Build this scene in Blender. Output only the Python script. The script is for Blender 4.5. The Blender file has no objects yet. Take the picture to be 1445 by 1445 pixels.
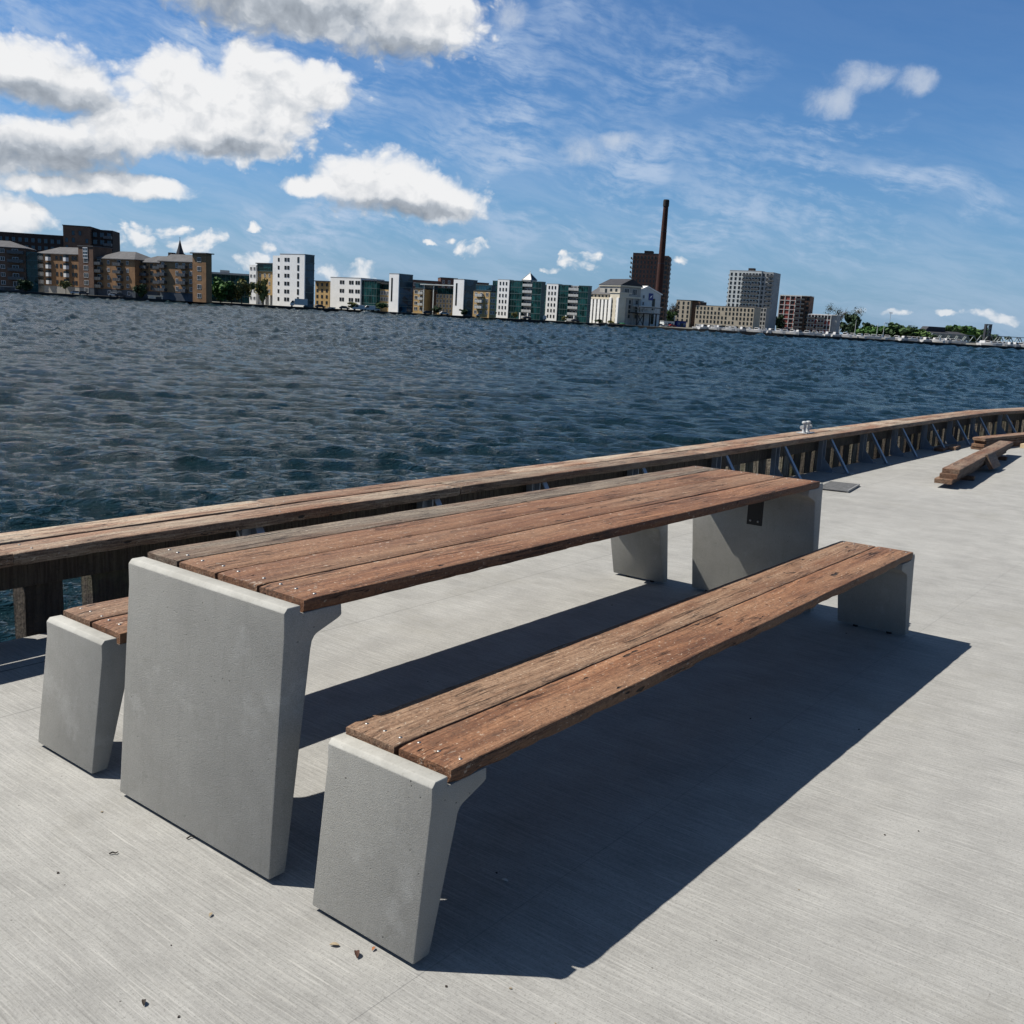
import bpy, bmesh, math, random
import numpy as np
from mathutils import Vector, Matrix, Quaternion

scene = bpy.context.scene
col = scene.collection
RND = random.Random(7)

# ------------------------------------------------------------------ frames
# world z is true vertical; the quay deck slopes about 1.3 degrees to drain,
# so everything standing on it is built level and tipped with DECK at the end.
DECK = Matrix(((0.999974, -0.00016, 0.007202, 0), (0.0, 0.999753, 0.022222, 0),
               (-0.007204, -0.022221, 0.999727, 0), (0, 0, 0, 1)))
CAM = Vector((-1.516486, -2.258038, 1.512838))
CR = Vector((0.6250726, -0.7785640, 0.0558770))
CU = Vector((0.1200179, 0.1665969, 0.9786936))
CF = Vector((0.7712846, 0.6050484, -0.1975767))
FPX = 1380.78            # focal length for a 1445 px wide frame
FH = Vector((CF.x, CF.y, 0)).normalized()
RH = Vector((FH.y, -FH.x, 0))
WATER_Z = -1.75
SHORE_Z = -0.35

def ray(px, py):
    return (CF + CR * ((px - 722.5) / FPX) - CU * ((py - 722.5) / FPX)).normalized()
def at(px, py, D):
    """point of the far side seen at a picture position, D metres ahead"""
    d = ray(px, py); t = D / d.dot(FH)
    return CAM + d * t
def plan(px, py, D):
    p = at(px, py, D); return Vector((p.x, p.y, 0))
def zat(px, py, D):
    return at(px, py, D).z

deck_objects = []

# ------------------------------------------------------------------ objects
def tag(o, label=None, cat=None, group=None, kind=None):
    if label: o['label'] = label
    if cat: o['category'] = cat
    if group: o['group'] = group
    if kind: o['kind'] = kind
    return o

def thing(name, label, cat, loc=(0, 0, 0), rz=0.0, group=None, deck=False):
    o = bpy.data.objects.new(name, None)
    o.empty_display_size = 0.2
    col.objects.link(o)
    o.location = loc
    o.rotation_euler = (0, 0, rz)
    tag(o, label, cat, group)
    if deck: deck_objects.append(o)
    return o

class MB:
    """collects shapes for ONE mesh object"""
    def __init__(s):
        s.v = []; s.f = []; s.mi = []
    def add(s, verts, faces, m=0):
        b = len(s.v); s.v += [tuple(v) for v in verts]
        s.f += [tuple(i + b for i in f) for f in faces]; s.mi += [m] * len(faces)
    def box(s, x0, x1, y0, y1, z0, z1, m=0, mat=None):
        vs = [Vector((x, y, z)) for x in (x0, x1) for y in (y0, y1) for z in (z0, z1)]
        if mat is not None: vs = [mat @ v for v in vs]
        s.add(vs, [(0, 1, 3, 2), (4, 6, 7, 5), (0, 4, 5, 1), (2, 3, 7, 6), (0, 2, 6, 4), (1, 5, 7, 3)], m)
    def bar(s, a, b, w, h=None, m=0, up=(0, 0, 1)):
        a = Vector(a); b = Vector(b); h = h or w
        d = (b - a); L = d.length; d.normalize()
        u = Vector(up)
        if abs(d.dot(u)) > .98: u = Vector((1, 0, 0))
        x = d.cross(u).normalized(); y = x.cross(d).normalized()
        M = Matrix((( x.x, y.x, d.x, a.x), (x.y, y.y, d.y, a.y), (x.z, y.z, d.z, a.z), (0, 0, 0, 1)))
        s.box(-w / 2, w / 2, -h / 2, h / 2, 0, L, m, M)
    def tube(s, pts, rad, n=10, m=0, cap=True):
        pts = [Vector(p) for p in pts]
        rad = rad if isinstance(rad, (list, tuple)) else [rad] * len(pts)
        rings = []
        ref = Vector((0.31, 0.17, 0.93))
        for i, p in enumerate(pts):
            d = (pts[min(i + 1, len(pts) - 1)] - pts[max(i - 1, 0)])
            if d.length < 1e-9: d = Vector((0, 0, 1))
            d.normalize()
            r = ref if abs(d.dot(ref)) < .95 else Vector((1, 0, 0))
            if abs(d.z) > .95: r = Vector((0, 1, 0))
            x = d.cross(r).normalized(); y = d.cross(x)
            rings.append([p + (x * math.cos(2 * math.pi * k / n) + y * math.sin(2 * math.pi * k / n)) * rad[i] for k in range(n)])
        vs = [v for r in rings for v in r]; fs = []
        for i in range(len(pts) - 1):
            for k in range(n):
                a = i * n + k; b = i * n + (k + 1) % n
                fs.append((a, b, b + n, a + n))
        if cap:
            fs.append(tuple(range(n - 1, -1, -1))); fs.append(tuple(range(len(vs) - n, len(vs))))
        s.add(vs, fs, m)
    def lathe(s, prof, n=16, c=(0, 0, 0), m=0):
        vs = []; fs = []
        for r, z in prof:
            for k in range(n):
                a = 2 * math.pi * k / n
                vs.append((c[0] + r * math.cos(a), c[1] + r * math.sin(a), c[2] + z))
        for i in range(len(prof) - 1):
            for k in range(n):
                a = i * n + k; b = i * n + (k + 1) % n
                fs.append((a, b, b + n, a + n))
        fs.append(tuple(range(n - 1, -1, -1))); fs.append(tuple(range(len(vs) - n, len(vs))))
        s.add(vs, fs, m)
    def prism(s, poly, y0, y1, m=0, axis='y'):
        """poly in (x,z) pushed along y (or in (x,y) pushed along z)"""
        n = len(poly)
        if axis == 'y':
            vs = [(p[0], y0, p[1]) for p in poly] + [(p[0], y1, p[1]) for p in poly]
        elif axis == 'x':
            vs = [(y0, p[0], p[1]) for p in poly] + [(y1, p[0], p[1]) for p in poly]
        else:
            vs = [(p[0], p[1], y0) for p in poly] + [(p[0], p[1], y1) for p in poly]
        fs = [tuple(range(n)), tuple(range(2 * n - 1, n - 1, -1))]
        for i in range(n):
            j = (i + 1) % n
            fs.append((j, i, i + n, j + n))
        s.add(vs, fs, m)
    def mesh(s, name, mats, bevel=0, smooth=None, seg=2):
        me = bpy.data.meshes.new(name)
        me.from_pydata(s.v, [], s.f)
        mats = mats if isinstance(mats, (list, tuple)) else [mats]
        for m in mats: me.materials.append(m)
        if len(mats) > 1: me.polygons.foreach_set('material_index', s.mi)
        bm = bmesh.new(); bm.from_mesh(me)
        bmesh.ops.recalc_face_normals(bm, faces=bm.faces)
        if bevel:
            es = [e for e in bm.edges if len(e.link_faces) == 2 and e.calc_face_angle(0) > .5]
            bmesh.ops.bevel(bm, geom=es, offset=bevel, segments=seg, affect='EDGES', profile=.5, clamp_overlap=True)
        bm.to_mesh(me); bm.free()
        if smooth is not None:
            me.polygons.foreach_set('use_smooth', [True] * len(me.polygons))
            me.set_sharp_from_angle(angle=math.radians(smooth))
        me.update()
        return me
    def build(s, name, mats, parent=None, deck=False, **k):
        o = bpy.data.objects.new(name, s.mesh(name, mats, **k))
        col.objects.link(o)
        if parent is not None: o.parent = parent
        if deck: deck_objects.append(o)
        return o

def link_mesh(name, me, parent=None, loc=(0, 0, 0), rz=0.0):
    o = bpy.data.objects.new(name, me); col.objects.link(o)
    if parent is not None: o.parent = parent
    o.location = loc; o.rotation_euler = (0, 0, rz)
    return o

def copy_tree(o, parent=None):
    c = o.copy(); col.objects.link(c)
    if parent is not None: c.parent = parent
    for ch in list(o.children): copy_tree(ch, c)
    return c

# ------------------------------------------------------------------ node helpers
class NT:
    def __init__(s, tree):
        s.t = tree; s.n = tree.nodes; s.l = tree.links
    def put(s, sock, v):
        if v is None: return
        if hasattr(v, 'is_linked') or isinstance(v, bpy.types.NodeSocket): s.l.new(v, sock)
        else:
            if isinstance(v, (tuple, list)) and len(v) == 3 and sock.type == 'RGBA': v = tuple(v) + (1,)
            sock.default_value = v
    def node(s, typ, props=None, **ins):
        n = s.n.new(typ)
        for k, v in (props or {}).items(): setattr(n, k, v)
        for k, v in ins.items():
            key = k.replace('_', ' ')
            s.put(n.inputs[key] if key in n.inputs else n.inputs[int(k[1:])], v)
        return n
    def math(s, op, a, b=None, c=None, clamp=False):
        n = s.n.new('ShaderNodeMath'); n.operation = op; n.use_clamp = clamp
        for i, v in enumerate((a, b, c)): s.put(n.inputs[i], v)
        return n.outputs[0]
    def vmath(s, op, a, b=None, scale=None):
        n = s.n.new('ShaderNodeVectorMath'); n.operation = op
        s.put(n.inputs[0], a); s.put(n.inputs[1], b)
        if scale is not None: s.put(n.inputs['Scale'], scale)
        return n.outputs['Value'] if op in ('LENGTH', 'DOT_PRODUCT', 'DISTANCE') else n.outputs[0]
    def add(s, a, b): return s.math('ADD', a, b)
    def sub(s, a, b): return s.math('SUBTRACT', a, b)
    def mul(s, a, b): return s.math('MULTIPLY', a, b)
    def rng(s, v, a, b, c=0.0, d=1.0, smooth=True):
        n = s.n.new('ShaderNodeMapRange'); n.interpolation_type = 'SMOOTHSTEP' if smooth else 'LINEAR'
        for i, x in enumerate((v, a, b, c, d)): s.put(n.inputs[i], x)
        return n.outputs[0]
    def noise(s, vec, scale, detail=4, rough=.55, dist=0.0, dim='3D', w=None, typ=None):
        n = s.n.new('ShaderNodeTexNoise'); n.noise_dimensions = dim
        if typ: n.noise_type = typ
        s.put(n.inputs['Vector'], vec); s.put(n.inputs['Scale'], scale)
        n.inputs['Detail'].default_value = detail; n.inputs['Roughness'].default_value = rough
        n.inputs['Distortion'].default_value = dist
        if w is not None: s.put(n.inputs['W'], w)
        return n.outputs['Fac']
    def vor(s, vec, scale, feature='F1', detail=0, rough=.5, rnd=1.0, out='Distance', metric=None):
        n = s.n.new('ShaderNodeTexVoronoi'); n.feature = feature
        s.put(n.inputs['Vector'], vec); s.put(n.inputs['Scale'], scale)
        if 'Detail' in n.inputs: n.inputs['Detail'].default_value = detail; n.inputs['Roughness'].default_value = rough
        n.inputs['Randomness'].default_value = rnd
        return n.outputs[out]
    def mix(s, f, a, b, mode='MIX'):
        n = s.n.new('ShaderNodeMix'); n.data_type = 'RGBA'; n.blend_type = mode
        s.put(n.inputs[0], f); s.put(n.inputs[6], a); s.put(n.inputs[7], b)
        return n.outputs[2]
    def stretch(s, vec, sx, sy, sz, loc=(0, 0, 0), rot=(0, 0, 0)):
        n = s.n.new('ShaderNodeMapping')
        s.put(n.inputs['Vector'], vec); n.inputs['Scale'].default_value = (sx, sy, sz)
        n.inputs['Location'].default_value = loc; n.inputs['Rotation'].default_value = rot
        return n.outputs[0]
    def bump(s, h, strength=.5, dist=.01, nrm=None):
        n = s.n.new('ShaderNodeBump'); s.put(n.inputs['Height'], h)
        s.put(n.inputs['Strength'], strength); s.put(n.inputs['Distance'], dist)
        if nrm is not None: s.put(n.inputs['Normal'], nrm)
        return n.outputs[0]

def material(name):
    m = bpy.data.materials.new(name); m.use_nodes = True
    t = NT(m.node_tree); b = m.node_tree.nodes['Principled BSDF']
    return m, t, b
def coords(t, rand=True):
    tc = t.n.new('ShaderNodeTexCoord'); v = tc.outputs['Object']
    if rand:
        oi = t.n.new('ShaderNodeObjectInfo')
        off = t.vmath('SCALE', (37.1, 61.7, 23.3), scale=oi.outputs['Random'])
        v = t.vmath('ADD', v, off)
    return v
def simple(name, c, rough=.6, metal=0.0, var=.12, scale=1.5, spec=.4, bump=0.0):
    """painted / plain surface with a little wear in it"""
    m, t, b = material(name)
    v = coords(t)
    n = t.noise(v, scale, 5, .6)
    k = t.rng(n, .25, .75, 1 - var, 1 + var, False)
    cc = t.mix(1.0, tuple(c) + (1,), (1, 1, 1, 1), 'MULTIPLY')
    cmb = t.node('ShaderNodeCombineColor', None, i0=k, i1=k, i2=k)
    cc = t.mix(1.0, tuple(c) + (1,), cmb.outputs[0], 'MULTIPLY')
    t.put(b.inputs['Base Color'], cc)
    b.inputs['Roughness'].default_value = rough; b.inputs['Metallic'].default_value = metal
    b.inputs['Specular IOR Level'].default_value = spec
    if bump: t.put(b.inputs['Normal'], t.bump(t.noise(v, scale * 12, 3), .4, bump))
    return m
# ------------------------------------------------------------------ materials of the quay
def mat_wood(name='weathered_hardwood', edge=1.0):
    """old hardwood boards; obj.color = (greyness, lightness, dirt)"""
    m, t, b = material(name)
    v = coords(t)
    oi = t.n.new('ShaderNodeObjectInfo')
    sep = t.node('ShaderNodeSeparateColor', None, i0=oi.outputs['Color'])
    grey, light, dirt = sep.outputs[0], sep.outputs[1], sep.outputs[2]
    wob = t.noise(v, 2.2, 3, .5)
    vw = t.vmath('ADD', v, t.node('ShaderNodeCombineXYZ', None, i0=0.0, i1=t.mul(t.sub(wob, .5), .05), i2=0.0).outputs[0])
    fine = t.noise(t.stretch(vw, 5, 150, 150), 1, 5, .65)
    mid = t.noise(t.stretch(vw, 1.6, 34, 34), 1, 5, .6)
    big = t.noise(t.stretch(v, 1.1, 5, 5), 1, 4, .6)
    spots = t.noise(v, 95, 4, .75)
    g = t.add(t.mul(fine, .45), t.mul(mid, .55))
    n = t.n.new('ShaderNodeValToRGB'); e = n.color_ramp.elements
    e[0].position = .30; e[0].color = (.052, .023, .012, 1)
    e[1].position = .72; e[1].color = (.305, .158, .082, 1)
    x = e.new(.44); x.color = (.122, .051, .024, 1)
    x = e.new(.56); x.color = (.198, .088, .041, 1)
    t.put(n.inputs[0], g)
    c = n.outputs[0]
    # red-brown and tan areas along the board
    c = t.mix(t.rng(big, .42, .62, 0, .55), c, (.235, .128, .068, 1))
    # silver weathering
    gm = t.math('MULTIPLY', t.rng(t.add(t.mul(big, .6), t.mul(mid, .4)), .32, .62), grey, clamp=True)
    gc = t.mix(t.rng(fine, .3, .7), (.085, .066, .050, 1), (.38, .325, .25, 1))
    c = t.mix(gm, c, gc)
    # dark rotten patches
    rot = t.rng(t.noise(t.stretch(v, 3.0, 14, 14), 1, 6, .7), .57, .72)
    c = t.mix(t.mul(rot, t.add(.25, t.mul(dirt, .7))), c, (.042, .022, .014, 1))
    # pale flecks of sand and bare fibre
    fl = t.rng(t.noise(t.stretch(v, 60, 170, 170), 1, 2, .5), .66, .74)
    c = t.mix(t.mul(fl, .75), c, (.50, .41, .31, 1))
    fl2 = t.rng(t.noise(t.stretch(v, 34, 60, 60, loc=(2, 5, 1)), 1, 2, .5), .68, .73)
    c = t.mix(t.mul(fl2, .5), c, (.50, .44, .36, 1))
    c = t.mix(t.mul(t.rng(spots, .52, .66), .70), c, (.055, .030, .019, 1))
    c = t.mix(t.mul(t.rng(spots, .44, .30), .38), c, (.40, .27, .17, 1))
    lk = t.mul(t.add(.32, t.mul(light, .95)), edge)
    lc = t.node('ShaderNodeCombineColor', None, i0=lk, i1=lk, i2=lk).outputs[0]
    c = t.mix(1.0, c, lc, 'MULTIPLY')
    # drying cracks along the grain
    cr = t.noise(t.stretch(vw, 1.3, 55, 55), 1, 3, .6, typ=None)
    crk = t.rng(t.math('ABSOLUTE', t.sub(cr, .5)), .0, .018, 1, 0)
    cm = t.mul(crk, t.rng(t.noise(t.stretch(v, 2.5, 9, 9), 1, 3), .50, .62))
    pits = t.rng(t.noise(t.stretch(v, 11, 34, 34, loc=(4, 8, 1)), 1, 2, .4), .70, .755)
    cm = t.math('MAXIMUM', cm, pits)
    c = t.mix(t.mul(cm, .93), c, (.012, .008, .006, 1))
    worn = t.rng(t.noise(t.stretch(v, 7, 22, 22, loc=(11, 3, 2)), 1, 6, .72), .52, .68)
    c = t.mix(t.mul(t.mul(worn, dirt), .55), c, (.060, .034, .022, 1))
    t.put(b.inputs['Base Color'], c)
    t.put(b.inputs['Roughness'], t.rng(g, .3, .7, .62, .8, False))
    b.inputs['Specular IOR Level'].default_value = .35
    h = t.sub(t.add(t.mul(fine, .5), t.add(t.mul(mid, .6), t.mul(spots, .35))), t.mul(cm, 1.6))
    t.put(b.inputs['Normal'], t.bump(h, 1.0, .008))
    return m

def mat_slab():
    m, t, b = material('cast_concrete')
    v = coords(t)
    big = t.noise(v, 3.1, 5, .6); mid = t.noise(v, 11, 5, .65); fine = t.noise(v, 190, 3, .6)
    blot = t.rng(t.noise(v, 4.2, 6, .68), .55, .68)
    c = t.mix(t.add(t.mul(big, .5), t.mul(mid, .5)), (.180, .178, .165, 1), (.335, .331, .307, 1))
    c = t.mix(t.mul(blot, .42), c, (.38, .378, .36, 1))
    c = t.mix(t.mul(t.rng(t.noise(v, 7, 6, .75), .60, .74), .40), c, (.165, .163, .145, 1))
    pin = t.rng(t.vor(v, 30, rnd=1.0), .05, .085, 1, 0)
    pm = t.mul(pin, t.rng(t.noise(v, 3.7, 2), .50, .58))
    sand = t.noise(v, 420, 2, .6)
    c = t.mix(t.mul(t.rng(sand, .5, .72), .5), c, (.12, .118, .108, 1))
    c = t.mix(t.mul(t.rng(sand, .48, .30), .35), c, (.42, .415, .39, 1))
    c = t.mix(t.mul(pm, .7), c, (.06, .06, .055, 1))
    # rain and lime streaks running down from the top edge
    stk = t.rng(t.noise(t.stretch(v, 38, 38, 1.3), 1, 4, .6), .52, .70)
    c = t.mix(t.mul(stk, .10), c, (.11, .11, .10, 1))
    t.put(b.inputs['Base Color'], c)
    b.inputs['Roughness'].default_value = .85; b.inputs['Specular IOR Level'].default_value = .3
    grain = t.noise(v, 330, 4, .8)
    h = t.sub(t.add(t.mul(grain, 1.0), t.mul(mid, .12)), t.mul(pm, 2.0))
    t.put(b.inputs['Normal'], t.bump(h, .8, .0036))
    return m

def mat_deck():
    m, t, b = material('broomed_concrete')
    v = coords(t, False)
    wob = t.sub(t.noise(v, .9, 3, .5), .5)
    vw = t.vmath('ADD', v, t.node('ShaderNodeCombineXYZ', None, i0=t.mul(wob, .05), i1=0.0, i2=0.0).outputs[0])
    s1 = t.noise(t.stretch(vw, 240, 4.5, 1), 1, 4, .7, dim='2D')
    s2 = t.noise(t.stretch(vw, 95, 2.4, 1, loc=(3, 1, 0)), 1, 4, .65, dim='2D')
    s3 = t.noise(t.stretch(vw, 9, .35, 1, loc=(7, 4, 0)), 1, 4, .6, dim='2D')
    big = t.noise(v, .55, 5, .6, dim='2D'); mid = t.noise(v, 4.2, 6, .65, dim='2D'); grit = t.noise(v, 150, 3, .7, dim='2D')
    k = t.add(t.add(t.mul(s1, .30), t.add(t.mul(s2, .13), t.mul(t.noise(v, 75, 5, .75, dim='2D'), .18))), t.add(t.mul(s3, .05), t.add(t.mul(big, .14), t.mul(mid, .20))))
    c = t.mix(t.rng(k, .34, .66, 0, 1, False), (.158, .157, .150, 1), (.372, .370, .353, 1))
    c = t.mix(t.mul(t.rng(grit, .52, .72), .5), c, (.10, .098, .093, 1))
    lite = t.rng(t.noise(t.stretch(vw, 150, 5, 1, loc=(9, 2, 0)), 1, 2, .5, dim='2D'), .62, .72)
    c = t.mix(t.mul(lite, .25), c, (.47, .46, .43, 1))
    st = t.rng(t.noise(v, 1.3, 5, .7, dim='2D'), .56, .74)
    c = t.mix(t.mul(st, .22), c, (.19, .182, .155, 1))
    st2 = t.rng(t.noise(t.vmath('ADD', v, (13.0, 5.0, 0.0)), .8, 7, .72, dim='2D'), .55, .66)
    c = t.mix(t.mul(st2, .08), c, (.43, .425, .40, 1))
    # peppering of dark grains and small bits of grit
    vd = t.vor(v, 15); pk = t.rng(t.noise(v, 15, 1, dim='2D'), .50, .62)
    sp = t.mul(t.rng(vd, .028, .05, 1, 0), pk)
    c = t.mix(t.mul(sp, .8), c, (.05, .045, .04, 1))
    # sawn joints: two running along the quay and one cross joint every 4 m
    xyz = t.node('ShaderNodeSeparateXYZ', None, i0=vw)
    def line(sock, p, w): return t.rng(t.math('ABSOLUTE', t.sub(sock, p)), w * .4, w, 1, 0)
    j = t.math('MAXIMUM', line(xyz.outputs[1], 1.695, .007), t.mul(line(xyz.outputs[1], -.915, .0022), .3))
    j = t.math('MAXIMUM', j, t.mul(line(xyz.outputs[1], 1.22, .004), .45))
    fx = t.math('WRAP', xyz.outputs[0], 2.0, -2.0)
    j = t.math('MAXIMUM', j, t.mul(line(fx, 1.05, .003), .12))
    c = t.mix(t.mul(j, .75), c, (.045, .045, .045, 1))
    t.put(b.inputs['Base Color'], c)
    b.inputs['Roughness'].default_value = .88; b.inputs['Specular IOR Level'].default_value = .3
    h = t.add(t.add(t.mul(s1, .5), t.mul(s2, .6)), t.add(t.mul(grit, .35), t.mul(mid, .35)))
    h = t.sub(h, t.mul(j, 1.2))
    t.put(b.inputs['Normal'], t.bump(h, .5, .0045))
    return m

def mat_pile():
    """tarred and weed-stained old timber; obj.color = (green, pale, -)"""
    m, t, b = material('old_pile_timber')
    v = coords(t)
    oi = t.n.new('ShaderNodeObjectInfo')
    sep = t.node('ShaderNodeSeparateColor', None, i0=oi.outputs['Color'])
    g = t.noise(t.stretch(v, 60, 60, 3), 1, 5, .65); big = t.noise(v, 5, 5, .65)
    c = t.mix(g, (.006, .0045, .0035, 1), (.050, .032, .021, 1))
    c = t.mix(t.mul(t.rng(big, .4, .65), sep.outputs[0]), c, (.060, .060, .024, 1))
    c = t.mix(t.mul(t.rng(g, .4, .6), sep.outputs[1]), c, (.19, .17, .135, 1))
    sp = t.rng(t.noise(v, 46, 3, .6), .58, .68)
    c = t.mix(t.mul(sp, .6), c, (.02, .015, .012, 1))
    t.put(b.inputs['Base Color'], c); b.inputs['Roughness'].default_value = .85
    t.put(b.inputs['Normal'], t.bump(t.add(g, t.noise(v, 46, 3)), .9, .012))
    return m

def mat_galv():
    m, t, b = material('galvanised_steel')
    v = coords(t)
    n = t.vor(v, 40, out='Color'); bw = t.noise(v, 12, 4)
    c = t.mix(bw, (.17, .20, .24, 1), (.30, .34, .39, 1))
    t.put(b.inputs['Base Color'], c); b.inputs['Metallic'].default_value = .55
    t.put(b.inputs['Roughness'], t.rng(bw, .3, .7, .38, .6, False))
    return m

def mat_water():
    m, t, b = material('harbour_water')
    tc = t.n.new('ShaderNodeTexCoord'); v = tc.outputs['Object']
    rot = t.stretch(v, 1, 1, 1, rot=(0, 0, -4.1))
    a1 = t.noise(t.stretch(rot, 2.2, .95, 1), 1.0, 4, .62, .4, dim='2D')
    a2 = t.noise(t.stretch(rot, 6.0, 3.0, 1, loc=(5, 3, 0)), 1.0, 4, .65, .5, dim='2D')
    a3 = t.noise(t.stretch(rot, 17, 10, 1, loc=(1, 8, 0)), 1.0, 3, .6, .3, dim='2D')
    h = t.add(t.mul(a1, .20), t.add(t.mul(a2, .15), t.mul(a3, .06)))
    t.put(b.inputs['Normal'], t.bump(h, 1.0, 1.0))
    patch = t.noise(v, .02, 3, .5, dim='2D')
    t.put(b.inputs['Base Color'], t.mix(patch, (.004, .015, .020, 1), (.006, .021, .027, 1)))
    at_ = t.n.new('ShaderNodeAttribute'); at_.attribute_name = 'chop'
    t.put(b.inputs['Roughness'], at_.outputs['Fac'])
    b.inputs['IOR'].default_value = 1.333; b.inputs['Specular IOR Level'].default_value = .20
    return m

WOOD = mat_wood(); DARK_SIDE = mat_wood('dark_side_wood', .58); SLAB = mat_slab(); CONC = mat_deck(); PILE = mat_pile(); GALV = mat_galv(); WATER = mat_water()
STEEL = simple('bright_screw_steel', (.27, .27, .265), .45, 1.0, .1, 60)
BLACKSTEEL = simple('black_painted_steel', (.012, .012, .013), .5, .2, .2, 20)
WHITEPAINT = simple('white_enamel', (.34, .35, .35), .45, 0, .25, 25)
LEAFBROWN = simple('dry_leaf', (.05, .02, .012), .8, 0, .4, 60)
LEAFPALE = simple('pale_dry_leaf', (.26, .21, .14), .8, 0, .3, 60)
TWIGM = simple('dark_twig', (.025, .018, .014), .8, 0, .3, 60)
RUBBER = simple('black_rubber', (.02, .02, .02), .8)

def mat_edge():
    """smoother concrete on the upward top faces of the slabs, paler than the rest"""
    m, t, b = material('pale_top_concrete'); v = coords(t)
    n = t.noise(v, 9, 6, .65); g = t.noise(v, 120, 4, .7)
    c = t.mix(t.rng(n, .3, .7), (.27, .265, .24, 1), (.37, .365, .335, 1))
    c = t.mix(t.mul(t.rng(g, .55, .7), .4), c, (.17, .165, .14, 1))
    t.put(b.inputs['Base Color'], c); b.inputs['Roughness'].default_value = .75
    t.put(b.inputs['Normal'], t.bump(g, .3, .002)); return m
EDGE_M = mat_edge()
# ------------------------------------------------------------------ the deck and water
def make_deck():
    mb = MB()
    n = 40
    EDGE = 2.07
    # top sheet, its long water edge and the quay wall below it
    mb.box(-60, 17.6, -70, EDGE, -.35, 0)
    mb.add([(17.6, EDGE, 0), (70, EDGE - 7.4, 0), (70, -70, 0), (17.6, -70, 0)], [(0, 3, 2, 1)])
    mb.add([(17.6, EDGE, 0), (70, EDGE - 7.4, 0), (70, EDGE - 7.4, -.35), (17.6, EDGE, -.35)], [(0, 1, 2, 3)])
    o = mb.build('quay_deck', CONC, deck=True)
    tag(o, kind='structure')
    w = MB()
    w.add([(-60, 1.95, -.3), (17.6, 1.95, -.3), (70, -5.45, -.3), (70, -5.45, -4), (17.6, 1.95, -4), (-60, 1.95, -4)],
          [(0, 1, 4, 5), (1, 2, 3, 4)])
    o = w.build('quay_wall', PILE, deck=True); tag(o, kind='structure'); o.color = (.4, .2, 0, 1)
make_deck()

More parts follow.
